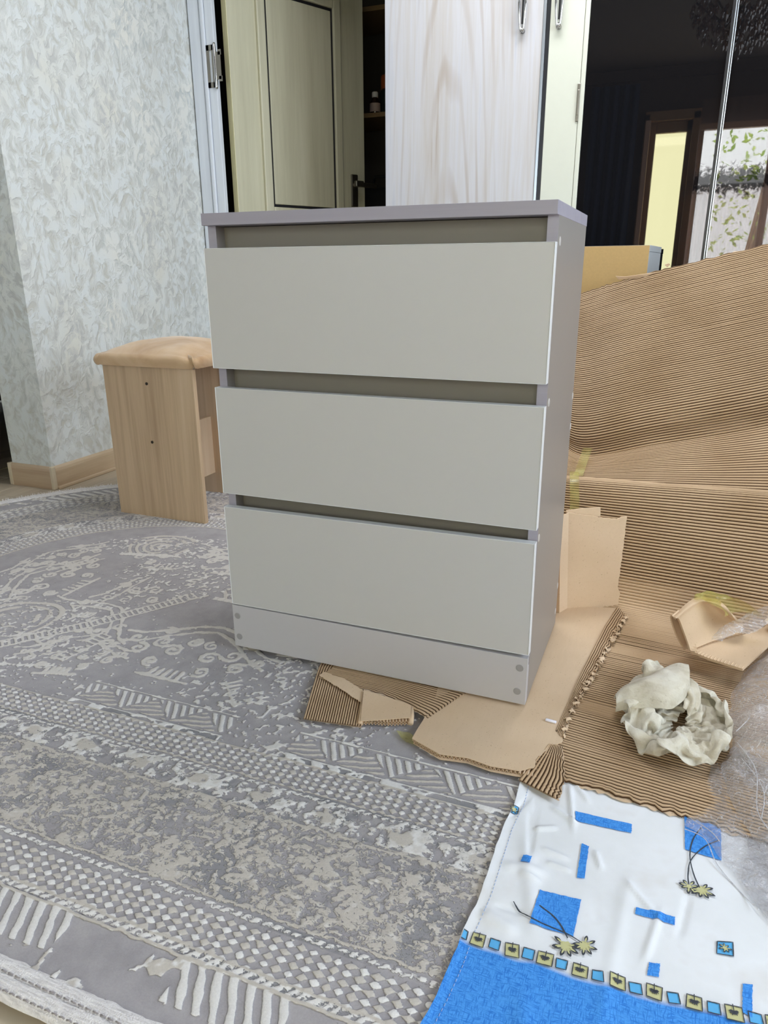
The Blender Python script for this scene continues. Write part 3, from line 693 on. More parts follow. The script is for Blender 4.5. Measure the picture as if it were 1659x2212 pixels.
# zigzag border on the near side
seg = ((X > -0.19) & (X < 0.135)) | ((X > 0.255) & (X < 0.645))
z = band(0.342, 0.418) & seg & (Y < 0.1)
put(z, -1.0)
zz = band(0.352, 0.402) & seg & (Y < 0.1)
tri = np.abs(np.mod((X+0.19)/0.105, 1.0)*2-1); vv = (rw-0.352)/0.05
inside = tri > vv
put(zz, np.where(inside, np.sin(2*np.pi*(X*1.0-(rw-0.35)*0.55)/0.0165)*1.6+0.2, np.sin(2*np.pi*((rw-0.35)+0.30*(X))/0.0130)*1.2-0.3)+0.5*n1, np.where(inside, 0.75, 0.1))
put(zz & (np.abs(tri-vv) < 0.05), -1.0)
for c in (0.346, 0.408):
    mm = seg & (Y < 0.1) & (np.abs(rw-c) < 0.0026); P[mm] = 0.9; T[mm] = 0.9
dk = seg & (Y < 0.1) & (np.abs(rw-0.413) < 0.005); P[dk] = (n1*3)[dk]; T[dk] = 1.0; Dk[dk] = np.clip(0.6+n3*2, 0, 1)[dk]
# centre: scrolls, palmettes and ladders, worn away in places
rng = random.Random(21)
core = r < 0.345
side = (r < 0.418) & ~seg & (Y < 0.1)
inn = core | side
stroke = np.full(X.shape, 9.0)
def seg_dist(pts, w):
    for (x0, y0), (x1, y1) in zip(pts, pts[1:]):
        i0, i1 = np.searchsorted(rx, [min(x0, x1)-w, max(x0, x1)+w]); j0, j1 = np.searchsorted(ry, [min(y0, y1)-w, max(y0, y1)+w])
        if i1 <= i0 or j1 <= j0: continue
        xs = X[i0:i1, j0:j1]-x0; yy = Y[i0:i1, j0:j1]-y0; ux, uy = x1-x0, y1-y0; L = ux*ux+uy*uy+1e-12
        t = np.clip((xs*ux+yy*uy)/L, 0, 1)
        stroke[i0:i1, j0:j1] = np.minimum(stroke[i0:i1, j0:j1], np.hypot(xs-t*ux, yy-t*uy))
def spiral(cx, cy, R, a0, turns, sgn):
    return [(cx+R*(1-0.8*t/12)*math.cos(a0+sgn*turns*6.283*t/12), cy+R*(1-0.8*t/12)*math.sin(a0+sgn*turns*6.283*t/12)) for t in range(13)]
def motif(cx, cy, ang, sc, full=True):
    ca, sa = math.cos(ang), math.sin(ang)
    def tr(pts): return [(cx+sc*(ca*x-sa*y), cy+sc*(sa*x+ca*y)) for x, y in pts]
    for sx in (1, -1):
        for (x, y, R, a, t) in ((0.045, 0.03, 0.024, 0.3, 1.3), (0.022, 0.075, 0.017, 2.0, 1.2), (0.085, 0.055, 0.022, 3.6, 1.3), (0.12, 0.015, 0.020, 1.2, 1.2), (0.06, -0.02, 0.018, 4.4, 1.2), (0.15, 0.05, 0.018, 2.6, 1.1), (0.10, 0.10, 0.016, 0.9, 1.2)):
            seg_dist(tr([(sx*p, q) for p, q in spiral(x, y, R, a, t, 1)]), 0.02)
        seg_dist(tr([(sx*0.0, 0.13), (sx*0.04, 0.115), (sx*0.085, 0.085), (sx*0.125, 0.05), (sx*0.17, 0.03)]), 0.02)
        if full: seg_dist(tr([(sx*0.0, 0.155), (sx*0.05, 0.14), (sx*0.10, 0.105), (sx*0.15, 0.075), (sx*0.19, 0.07)]), 0.02)
    for i in range(5): seg_dist(tr([(-0.03+0.015*i, -0.035), (-0.033+0.0165*i, -0.062)]), 0.02)
    seg_dist(tr([(-0.06, -0.066), (0.06, -0.066)]), 0.02)
def palmette(cx, cy, ang, sc):
    ca, sa = math.cos(ang), math.sin(ang); x = (X-cx)/sc; yv = (Y-cy)/sc
    u = ca*x+sa*yv; v = -sa*x+ca*yv
    dd = np.hypot(u*(1+0.25*np.clip(-v/0.1, -1, 1)), v)
    m = (dd < 0.115) & (v > -0.06) & inn
    put(m, np.sin(2*np.pi*dd/0.0235+0.6)*1.6+0.3*n1, 0.15)
    b = (np.abs(v+0.068) < 0.010) & (np.abs(u) < 0.10) & inn; put(b, 0.8+0.8*np.sin(u/0.010*3.14), 0.5)
motif(-0.08, -0.075, 0.0, 1.0); motif(0.28, -0.05, 0.0, 1.0); motif(-0.30, 0.20, 0.9, 1.0); motif(-0.60, 0.14, 1.5, 0.95); motif(-0.43, 0.36, 0.2, 0.9); motif(-0.70, 0.25, 1.2, .8)
motif(-0.42, -0.05, -0.4, 0.9); motif(-0.20, 0.40, 0.0, 1.0); motif(-0.62, -0.10, 2.0, 0.8); motif(-0.30, -0.16, 0.3, 0.7)
P[inn] = -1
base_n = fbm(X*55, Y*75, 31, 3)
wear = fbm(X*7, Y*7, 40, 2)
v = 1.0-stroke/0.0042 + 0.9*n1
ok = inn & (stroke < 0.01)
P[ok] = np.maximum(P[ok], v[ok]-np.clip(wear-0.25, 0, 1)[ok]*3); T[ok] = 0.35
palmette(-0.545, -0.065, 0.35, 0.95); palmette(-0.53, 0.43, 0.25, 0.9); palmette(-0.10, 0.26, 0.0, 0.9)
for (x0, y0, x1, y1) in ((-0.49, -0.165, -0.37, -0.015), (-0.37, -0.015, -0.25, 0.17), (-0.32, -0.16, -0.30, -0.04), (0.06, -0.10, 0.12, -0.165)):
    ux, uy = x1-x0, y1-y0; L = math.hypot(ux, uy); t = ((X-x0)*ux+(Y-y0)*uy)/L; w = np.abs(-(X-x0)*uy+(Y-y0)*ux)/L
    m = (t > 0) & (t < L) & (w < 0.017) & inn
    put(m, np.where(w > 0.012, 0.8, np.sin(2*np.pi*t/0.013)*1.5-0.2)+0.4*n1, 0.4)
sp = inn & (P < 0) & (n2+0.6*wear+0.35*base_n > 0.46)
P[sp] = 0.5; T[sp] = 0.7
fadeout = inn & (wear+0.3*n4 > 0.42) & (n2 < 0.25); P[fadeout] = -0.6
# far side of the ring seen at a low angle: fine light ribbing
P = np.clip(P, -1, 1)
h = sstep(-0.35, 0.45, P)
Z = FZ+0.0070+0.0018*h+0.0006*n1*h
idx = np.arange(X.size).reshape(X.shape)
Q = np.stack([idx[:-1, :-1], idx[1:, :-1], idx[1:, 1:], idx[:-1, 1:]], -1).reshape(-1, 4)
keep = (r < 0.848)
kf = keep[:-1, :-1] & keep[1:, :-1] & keep[1:, 1:] & keep[:-1, 1:]
# nothing of the rug shows under the chest and the cardboard: coarser there
Q = Q[kf.reshape(-1)]
used = np.unique(Q); remap = np.full(X.size, -1, np.int32); remap[used] = np.arange(len(used))
Vt = np.stack([X.ravel()[used], Y.ravel()[used], Z.ravel()[used]], -1)
me = npmesh(Vt, remap[Q], {'pat': P.ravel()[used], 'tone': T.ravel()[used], 'dark': Dk.ravel()[used], 'fine': FN.ravel()[used]})
n = N('carved_rug')
fine_ = n.noise(n.coord('Object', (1, 1.25, 1)), 150, 3, 0.6, 0.9)
pa = n.math('ADD', n.attr('pat'), n.math('MULTIPLY', n.math('MULTIPLY_ADD', fine_, 2.6, -1.3), n.attr('fine'))); to = n.attr('tone'); dk = n.attr('dark')
yarn = n.noise(n.coord('Object', (1, 1, 1)), 420, 2, 0.7); yar2 = n.noise(n.coord('Object', (1, 1, 1)), 30, 3)
lo = n.ramp(yar2, [(0.3, lin(160, 156, 160)), (0.5, lin(169, 165, 169)), (0.7, lin(176, 172, 175))])
lo = n.mix(n.math('MULTIPLY', dk, 0.55), lo, lin(116, 120, 126))
hi = n.mix(to, lin(204, 197, 189), lin(238, 236, 235))
edge = n.ramp(pa, [(0.46, 0.0), (0.54, 1.0)])
pa2 = n.math('MULTIPLY_ADD', pa, 0.5, 0.5)
edge = n.ramp(pa2, [(0.47, 0.0), (0.53, 1.0)])
col = n.mix(edge, lo, hi)
col = n.mix(n.math('MULTIPLY', yarn, 0.35), col, (0.16, 0.155, 0.16))
n.bump(n.math('ADD', n.math('MULTIPLY', yarn, 0.35), n.ramp(pa2, [(0.30, 0.0), (0.62, 1.0)])), 0.75, 0.0022)
M_rug = n.fin(col, 0.95, spec=0.12, Sheen_Weight=0.15)
rug = empty('rug', (-0.2, 0.15, FZ), 'grey oval rug with carved beige pattern on the laminate floor', 'rug')
link('pile', me, M_rug, rug, True, False)
# backing and the pale bound edge with its stitching
def outline(rad, n_=120):
    pts = []
    for i in range(n_):
        phi = math.radians(180*i/(n_-1)); t = min(1, phi/math.radians(60)); s = 1+0.13*t*t*(3-2*t)
        pts.append((-0.433-math.sin(phi)*rad*s, 0.15-math.cos(phi)*rad*s))
    return pts
ol = outline(0.852)
vs = [(x, y, FZ+0.0005) for x, y in ol] + [(0.95, 0.15+0.852*1.13, FZ+0.0005), (0.95, 0.15-0.852, FZ+0.0005)]
M_back = plain('rug_backing', (150, 146, 140), 0.95)
bk = link('backing', mesh(vs, [tuple(range(len(vs)))]), M_back, rug, False, False); solid(bk, 0.004, 1.0)
edge_pts = [(0.85, 0.15-0.853)] + [(0.85-1.283*i/60, 0.15-0.853) for i in range(1, 60)] + ol
n = N('bound_edge'); nz = n.noise(n.coord('Object', (1, 1, 1)), 500, 2); nz2 = n.noise(n.coord('Object', (1, 8, 1)), 60, 3)
n.bump(n.math('ADD', nz, nz2), 0.6, 0.003)
M_bind = n.fin(n.ramp(nz2, [(0.3, lin(206, 202, 203)), (0.6, lin(236, 233, 233))]), 0.95, spec=0.1)
E0 = []; m_ = len(edge_pts)
cen = Vector((-0.2, 0.15))
for i, p in enumerate(edge_pts):
    a = Vector(edge_pts[max(i-1, 0)]); b = Vector(edge_pts[min(i+1, m_-1)]); t = (b-a).normalized(); nn = Vector((-t.y, t.x)) if i < 0 else Vector((t.y, -t.x))
    if (Vector(p)-cen).dot(nn) < 0: nn = -nn
    row = []
    for o, zz in ((-0.010, 0.006), (-0.004, 0.0105), (0.006, 0.0115), (0.010, 0.0095), (0.014, 0.0115), (0.024, 0.0105), (0.030, 0.006), (0.032, 0.0015)):
        q = Vector(p)+nn*o; row.append((q.x, q.y, FZ+zz+0.0012*math.sin(i*2.1+o*300)))
    E0.append(row)
link('bound_edge', gridmesh(E0), M_bind, rug, True, False)
bm = bmesh.new()
for i in range(0, 1150, 9):
    x = 0.85-1.28*i/1150
    add_tube(bm, [(x, 0.15-0.853-0.0085, FZ+0.0112), (x-0.003, 0.15-0.853-0.0095, FZ+0.0125), (x-0.007, 0.15-0.853-0.0085, FZ+0.0112)], 0.0009, 5)
    add_tube(bm, [(x, 0.15-0.853-0.0255, FZ+0.0098), (x-0.003, 0.15-0.853-0.0255, FZ+0.0115), (x-0.007, 0.15-0.853-0.0255, FZ+0.0098)], 0.0009, 5)
o = link('stitching', bmmesh(bm), plain('stitch_thread', (150, 144, 144), 0.9), rug, True, False); o['kind'] = 'stuff'
rr = random.Random(9); V = []; Q = []
op = outline(0.885, 1400)
for i in range(180, 1400, 1):
    x, y = op[i]; L = rr.uniform(0.010, 0.022); c = Vector((x+0.433, y-0.15, 0)).normalized(); t = Vector((-c.y, c.x, 0)); a = rr.uniform(-0.5, 0.5)
    d = (c+t*a).normalized(); p = Vector((x, y, FZ+0.003)) - c*0.004; k = len(V); w = t*0.0009; e = p+d*L+Vector((0, 0, rr.uniform(0.001, 0.008)))
    V += [p-w, p+w, e+w*0.4, e-w*0.4]; Q.append((k, k+1, k+2, k+3))
o = link('fringe', mesh(V, Q), M_bind, rug, False, False); o['kind'] = 'stuff'

# ------------------------------------------------------------------ printed cotton sheet
SHZ = -0.0105
edgeL = [(0.6306,-0.1867),(0.6324,-0.2391),(0.6266,-0.2957),(0.6265,-0.3582),(0.6261,-0.4106),(0.6231,-0.4486),(0.6199,-0.4741),(0.6191,-0.5195),(0.6147,-0.5623),(0.609,-0.598)]
edgeL = [(0.645, -0.10)] + edgeL + [(0.607, -0.66), (0.600, -0.86)]
ey = [p[1] for p in edgeL][::-1]; ex = [p[0] for p in edgeL][::-1]
bpx = [(0.6125,-0.4877),(0.6264,-0.4875),(0.6693,-0.4886),(0.7071,-0.485),(0.7402,-0.4865),(0.7788,-0.4848),(0.8162,-0.4832),(0.8712,-0.4754),(0.9243,-0.4711),(0.9615,-0.4667)]
bx = [p[0] for p in bpx]; by = [p[1] for p in bpx]
def sheet_z(x, y):
    x = np.asarray(x, float); y = np.asarray(y, float)
    z = SHZ + 0.0014*fbm(x*7, y*7, 50, 2) + 0.0012*vnoise(x*22+y*8, y*9, 53)
    for (x0, y0, x1, y1, w, a) in CREASE:
        dx, dy = x1-x0, y1-y0; L = dx*dx+dy*dy
        t = ((x-x0)*dx+(y-y0)*dy)/L; d = (-(x-x0)*dy+(y-y0)*dx)/math.sqrt(L)
        z = z + a*np.exp(-(d/w)**2)*sstep(-0.1, 0.25, t)*sstep(1.1, 0.75, t)
    near = x-np.interp(y, ey, ex)
    return np.maximum(z + 0.002*np.exp(-(near/0.006)**2), SHZ-0.002)
_cr = [(0.6596,-0.191),(0.6712,-0.3323),(0.6658,-0.2804),(0.6983,-0.263),(0.6824,-0.2247),(0.725,-0.2478),(0.6724,-0.3318),(0.6559,-0.2452),(0.7005,-0.164),(0.7213,-0.2681),(0.6635,-0.3645),(0.6941,-0.3685),(0.6472,-0.4247),(0.6817,-0.4256),(0.6839,-0.3099),(0.7217,-0.3168),(0.7514,-0.2879),(0.7637,-0.3212),(0.8698,-0.319),(0.8569,-0.3913),(0.6938,-0.3319),(0.7273,-0.3355),(0.7928,-0.3259),(0.8333,-0.3698),(0.7558,-0.356),(0.7664,-0.403),(0.7071,-0.1614),(0.7353,-0.1989),(0.8381,-0.3537),(0.8208,-0.4404),(0.6318,-0.2745),(0.6564,-0.1923)]
CREASE = []
for i in range(0, len(_cr), 2):
    (x0, y0), (x1, y1) = _cr[i], _cr[i+1]; CREASE.append((x0, y0, x1, y1, 0.0036, 0.0034 if (i//2) % 3 else -0.0028))
CREASE += [(0.66, -0.30, 0.70, -0.45, 0.010, 0.004), (0.64, -0.36, 0.70, -0.35, 0.008, 0.0035), (0.632, -0.44, 0.68, -0.455, 0.009, 0.004), (0.70, -0.52, 0.73, -0.66, 0.012, 0.003), (0.80, -0.30, 0.78, -0.55, 0.009, 0.0022)]
nv_, nu_ = 240, 200
yv = np.linspace(-0.86, -0.10, nv_); U = np.linspace(0, 1, nu_)
Xs = np.zeros((nu_, nv_)); Ys = np.tile(yv, (nu_, 1))
exl = np.interp(yv, ey, ex) + 0.0012*vnoise(yv*60, yv*0, 3)
Xs[:] = exl[None, :] + (1.30-exl[None, :])*U[:, None]**1.25
Zs = sheet_z(Xs, Ys)
border = np.interp(Xs, bx, by)
blue = (border-0.0018*vnoise(Xs*45, Ys*0+.3, 7)) - Ys
me = gridmesh(np.stack([Xs, Ys, Zs], -1), attrs={'blue': blue})
def weave(n):
    v = n.coord('Object'); jit = n.noise(v, 70, 2)
    sx = n.n('ShaderNodeSeparateXYZ'); n.set(sx.inputs[0], v)
    out = []
    for ax, o_ in ((0, 1), (1, 0)):
        c = n.math('ADD', sx.outputs[ax], n.math('MULTIPLY', jit, 0.006))
        cmb = n.n('ShaderNodeCombineXYZ'); n.set(cmb.inputs[0], n.math('MULTIPLY', c, 820.0)); n.set(cmb.inputs[1], n.math('MULTIPLY', sx.outputs[o_], 90.0))
        out.append(n.noise(cmb.outputs[0], 1.0, 1, 0.6))
    return n.ramp(n.math('MAXIMUM', out[0], out[1]), [(0.48, 0.0), (0.66, 0.85)])
BLUE, BLUED = lin(80, 156, 236), lin(44, 116, 208)
n = N('printed_cotton')
wv = weave(n)
th_ = n.noise(n.coord('Object', (1, 1, 1)), 900, 1); soil = n.noise(n.coord(), 9, 4, 0.6)
wh = n.ramp(soil, [(0.35, lin(224, 227, 231)), (0.55, lin(230, 233, 238)), (0.8, lin(218, 217, 217))])
b = n.ramp(n.math('ADD', n.attr('blue'), 0.5), [(0.4995, 0.0), (0.5005, 1.0)])
col = n.mix(b, wh, n.mix(wv, BLUE, BLUED))
n.bump(th_, 0.15, 0.0008)
M_cot = n.fin(col, 0.9, spec=0.15)
n = N('printed_blue'); M_pb = n.fin(n.mix(weave(n), BLUE, BLUED), 0.9, spec=0.15)
M_sky = plain('printed_sky_blue', (92, 176, 232), 0.9, var=0.05, scale=200)
M_olive = plain('printed_olive', (198, 196, 146), 0.9, var=0.05, scale=200)
M_ink = plain('printed_grey_ink', (62, 66, 74), 0.9, var=0.05, scale=200)
sheet = empty('printed_cloth', (0.95, -0.48, SHZ), 'white cotton cloth printed with blue blocks and flowers, spread over the rug', 'cloth')
link('cotton', me, M_cot, sheet, True, False)
PV, PF, PM = [], [], []
def quad(c4, mat, lift=0.0006, n_=7, wob=0.0):
    a, b, c, d = [Vector(p) for p in c4]; k = len(PV)
    for i in range(n_+1):
        for j in range(n_+1):
            u, v = i/n_, j/n_; p = (a*(1-u)+b*u)*(1-v) + (d*(1-u)+c*u)*v
            if wob and (i in (0, n_) or j in (0, n_)): p = p + Vector((R_.uniform(-wob, wob), R_.uniform(-wob, wob)))
            px2 = max(p.x, float(np.interp(p.y, ey, ex))+0.0012)
            PV.append((px2, p.y, float(sheet_z(px2, p.y))+lift))
    for i in range(n_):
        for j in range(n_):
            q = k+i*(n_+1)+j; PF.append((q, q+1, q+n_+2, q+n_+1)); PM.append(mat)
def poly(pts, mat, lift):
    c = sum((Vector(p) for p in pts), Vector((0, 0)))/len(pts); k = len(PV)
    PV.append((c.x, c.y, float(sheet_z(c.x, c.y))+lift))
    for p in pts: PV.append((p[0], p[1], float(sheet_z(p[0], p[1]))+lift))
    for i in range(len(pts)): PF.append((k, k+1+i, k+1+(i+1) % len(pts))); PM.append(mat)
def ribbon(pts, w, mat, lift=0.0019, closed=False):
    ps = []
    P_ = [Vector(p) for p in pts] + ([Vector(pts[0])] if closed else [])
    for i in range(len(P_)-1):
        for j in range(5):
            if closed: ps.append(P_[i].lerp(P_[i+1], j/5)); continue
            p0, p1, p2, p3 = P_[max(i-1, 0)], P_[i], P_[i+1], P_[min(i+2, len(P_)-1)]; t = j/5
            ps.append(0.5*((2*p1)+(p2-p0)*t+(2*p0-5*p1+4*p2-p3)*t*t+(3*p1-p0-3*p2+p3)*t**3))
    ps.append(P_[-1]); k = len(PV)
    for i, p in enumerate(ps):
        t = ps[min(i+1, len(ps)-1)]-ps[max(i-1, 0)]; t = t.normalized() if t.length > 0 else Vector((1, 0)); nn = Vector((-t.y, t.x))*w*0.5*R_.uniform(0.8, 1.2)
        for q in (p-nn, p+nn):
            q.x = max(q.x, float(np.interp(q.y, ey, ex))+0.0012); PV.append((q.x, q.y, float(sheet_z(q.x, q.y))+lift))
    for i in range(len(ps)-1): PF.append((k+2*i, k+2*i+1, k+2*i+3, k+2*i+2)); PM.append(mat)
def petals(c, angs, L, w, lift=0.0019, core=0.45):
    c = Vector(c)
    poly([(c.x+core*L*math.cos(6.283*i/14)*R_.uniform(.8, 1.1), c.y+core*L*math.sin(6.283*i/14)*R_.uniform(.8, 1.1)) for i in range(14)], 2, lift)
    for a in angs:
        d = Vector((math.cos(a), math.sin(a))); q = Vector((-d.y, d.x)); l = L*R_.uniform(0.85, 1.1)
        shape = lambda f0, f1, ww: [tuple(c+d*l*(f0+(f1-f0)*t)+q*ww*math.sin(math.pi*t)**0.8) for t in (0.01, .25, .5, .75, .95)] + [tuple(c+d*l*(f0+(f1-f0)*t)-q*ww*math.sin(math.pi*t)**0.8) for t in (.95, .75, .5, .25, 0.01)]
        poly(shape(0.35, 1.0, w), 3, lift+0.0003)
        poly(shape(0.25, 0.78, w*0.45), 2, lift+0.0006)
def flush(name, label=None):
    global PV, PF, PM
    o = link(name, mesh(PV, PF), [M_pb, M_sky, M_olive, M_ink], sheet, False, False)
    o.data.polygons.foreach_set('material_index', PM); PV, PF, PM = [], [], []
    if label: o['label'] = label
    return o
def Q4(l): return [l[i:i+4] for i in range(0, len(l), 4)]
for c4 in Q4([(0.7173,-0.2233),(0.7948,-0.2215),(0.7953,-0.2392),(0.7199,-0.2431),(0.7337,-0.2825),(0.7432,-0.285),(0.7445,-0.3424),(0.7349,-0.3446),(0.6947,-0.3822),(0.7448,-0.3777),(0.7425,-0.4361),(0.6914,-0.4379),(0.8086,-0.3659),(0.853,-0.3635),(0.8527,-0.3761),(0.8081,-0.3762),(0.6639,-0.336),(0.6751,-0.3333),(0.6743,-0.3487),(0.6625,-0.3475),(0.8266,-0.4376),(0.8383,-0.4348),(0.8373,-0.4526),(0.8253,-0.4549),(0.9227,-0.4278),(0.9325,-0.4251),(0.9294,-0.4659),(0.92,-0.4633),(0.8633,-0.1763),(0.9108,-0.1848),(0.9088,-0.2479),(0.8645,-0.2446)]):
    c4 = list(c4); quad(c4, 0, 0.0013, n_=16, wob=0.0004); flush('printed_block')
# border row of small squares, olive with a dark leaf and plain blue in turn
rowc = [(0.6211,-0.4804),(0.64,-0.4802),(0.6592,-0.4799),(0.6798,-0.4801),(0.698,-0.478),(0.7168,-0.4775),(0.7354,-0.4776),(0.7552,-0.4782),(0.7742,-0.4779),(0.7956,-0.4765),(0.8144,-0.476),(0.8332,-0.4732),(0.8529,-0.4727),(0.8735,-0.4701),(0.8925,-0.4697),(0.9122,-0.4679),(0.9325,-0.4652),(0.9499,-0.4641),(0.9683,-0.462),(0.9873,-0.4606)]
for i, c in enumerate(rowc):
    c = Vector(c); ol_ = i % 2 == 1; h = 0.0080 if ol_ else 0.0062
    if i+1 < len(rowc): t = (Vector(rowc[i+1])-c).normalized()
    q = Vector((-t.y, t.x)); j = lambda: R_.uniform(-0.0008, 0.0008)
    c4 = [c-t*(h+j())-q*(h+j()), c+t*(h+j())-q*(h+j()), c+t*(h+j())+q*(h+j()), c-t*(h+j())+q*(h+j())]
    quad(c4, 2 if ol_ else 1, 0.0012, 5); ribbon(c4, 0.0011, 3, 0.0019, True)
    if ol_:
        for a in range(7):
            an = math.radians(-170+a*27)+math.atan2(t.y, t.x); d = Vector((math.cos(an), math.sin(an)))
            o_ = c+q*0.0025; e_ = o_+d*0.0062*R_.uniform(0.8, 1.1); w_ = Vector((-d.y, d.x))*0.0013
            poly([tuple(o_), tuple(o_+d*0.003+w_), tuple(e_), tuple(o_+d*0.003-w_)], 3, 0.0021)
        ribbon([tuple(c+q*0.010), tuple(c+q*0.002)], 0.0010, 3, 0.0021)
flush('printed_border')
for c4 in Q4([(0.8989,-0.3814),(0.9158,-0.376),(0.9153,-0.3954),(0.8978,-0.3984),(0.6283,-0.2489),(0.6398,-0.2454),(0.6402,-0.2604),(0.6293,-0.2627)]):
    c4 = list(c4); quad(c4, 1, 0.0008, 3); ribbon([Vector(p) for p in c4], 0.0012, 3, 0.0014, True)
    c = sum((Vector(p) for p in c4), Vector((0, 0)))/4; petals(c, [i*0.9 for i in range(7)], 0.007, 0.0013, 0.0016, 0.4); flush('printed_square')
fl = [(0.6672,-0.4133),(0.6769,-0.424),(0.694,-0.4314),(0.7135,-0.4327),(0.7355,-0.4355),(0.7533,-0.4417),(0.6981,-0.4077),(0.7132,-0.414),(0.7259,-0.4251),(0.7369,-0.4416),(0.7364,-0.4528),(0.7562,-0.4444),(0.8856,-0.1946),(0.8745,-0.222),(0.8702,-0.2545),(0.8745,-0.286),(0.8813,-0.3069),(0.9086,-0.2105),(0.8877,-0.232),(0.8713,-0.2626),(0.8678,-0.2886),(0.8683,-0.3043),(0.8688,-0.3095),(0.8834,-0.3099),(0.9259,-0.3474),(0.9254,-0.3544)]
ribbon(fl[0:6], 0.0014, 3); ribbon(fl[6:10], 0.0017, 3)
petals(fl[10], [math.radians(a) for a in (-150, -105, -60, -20, 25, 200, 150)], 0.0155, 0.0024); petals(fl[11], [math.radians(a) for a in (-140, -90, -45, 0, 45, 190, 85)], 0.0150, 0.0022)
flush('printed_flower')
ribbon(fl[12:17], 0.0015, 3); ribbon(fl[17:22], 0.0015, 3)
petals(fl[22], [math.radians(a) for a in (-150, -95, -50, 20, 60, 175, 130)], 0.0125, 0.0024, core=.28); petals(fl[23], [math.radians(a) for a in (-140, -100, -55, -15, 30, 60, 195)], 0.0155, 0.0024)
flush('printed_flower')
# hem stitches along the left edge
bm = bmesh.new()
for i in range(110):
    y = -0.80+0.0062*i; x = float(np.interp(y, ey, ex))+0.013
    z = float(sheet_z(x, y))+0.0004
    add_tube(bm, [(x, y, z), (x+0.0001, y+0.002, z+0.0004), (x+0.0002, y+0.0036, z)], 0.0004, 4)
o = link('hem_stitching', bmmesh(bm), M_cot, sheet, True, False); o['kind'] = 'stuff'

# ------------------------------------------------------------------ cardboard
n = N('kraft'); v = n.coord()
a = n.noise(v, 5, 3); sp_ = n.noise(v, 330, 2, 0.7); fb = n.noise(n.coord('Object', (1, 0.15, 1)), 160, 3)
col = n.ramp(a, [(0.3, lin(206, 180, 150)), (0.7, lin(220, 196, 168))])
col = n.mix(n.ramp(sp_, [(0.66, 0.0), (0.74, 0.8)]), col, lin(150, 122, 92))
col = n.mix(n.math('MULTIPLY', fb, 0.22), col, lin(182, 156, 128))
n.bump(fb, 0.08, 0.001)
M_kraft = n.fin(col, 0.85, spec=0.2)
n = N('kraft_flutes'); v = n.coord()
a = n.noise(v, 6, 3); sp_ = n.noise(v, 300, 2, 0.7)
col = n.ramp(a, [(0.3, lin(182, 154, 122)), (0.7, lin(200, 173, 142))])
col = n.mix(n.ramp(n.attr('groove_shade'), [(0.0, 0.0), (0.22, 0.0), (0.6, 1.0)]), col, lin(74, 52, 34))  # shade between the flutes painted as a dark groove colour
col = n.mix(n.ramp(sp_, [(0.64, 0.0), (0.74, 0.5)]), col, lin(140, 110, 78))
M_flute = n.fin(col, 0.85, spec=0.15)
n = N('packing_tape')
tr_ = n.n('ShaderNodeBsdfTransparent'); tr_.inputs[0].default_value = (0.93, 0.92, 0.72, 1)
mxs = n.n('ShaderNodeMixShader'); n.set(n.b.inputs['Base Color'], (*lin(196, 190, 120), 1)); n.b.inputs['Roughness'].default_value = 0.15
n.set(mxs.inputs[0], n.ramp(n.noise(n.coord(), 26, 3), [(0.35, 0.12), (0.7, 0.5)])); n.t.links.new(tr_.outputs[0], mxs.inputs[1]); n.t.links.new(n.b.outputs[0], mxs.inputs[2]); n.t.links.new(mxs.outputs[0], n.out.inputs[0])
M_tape = n.m

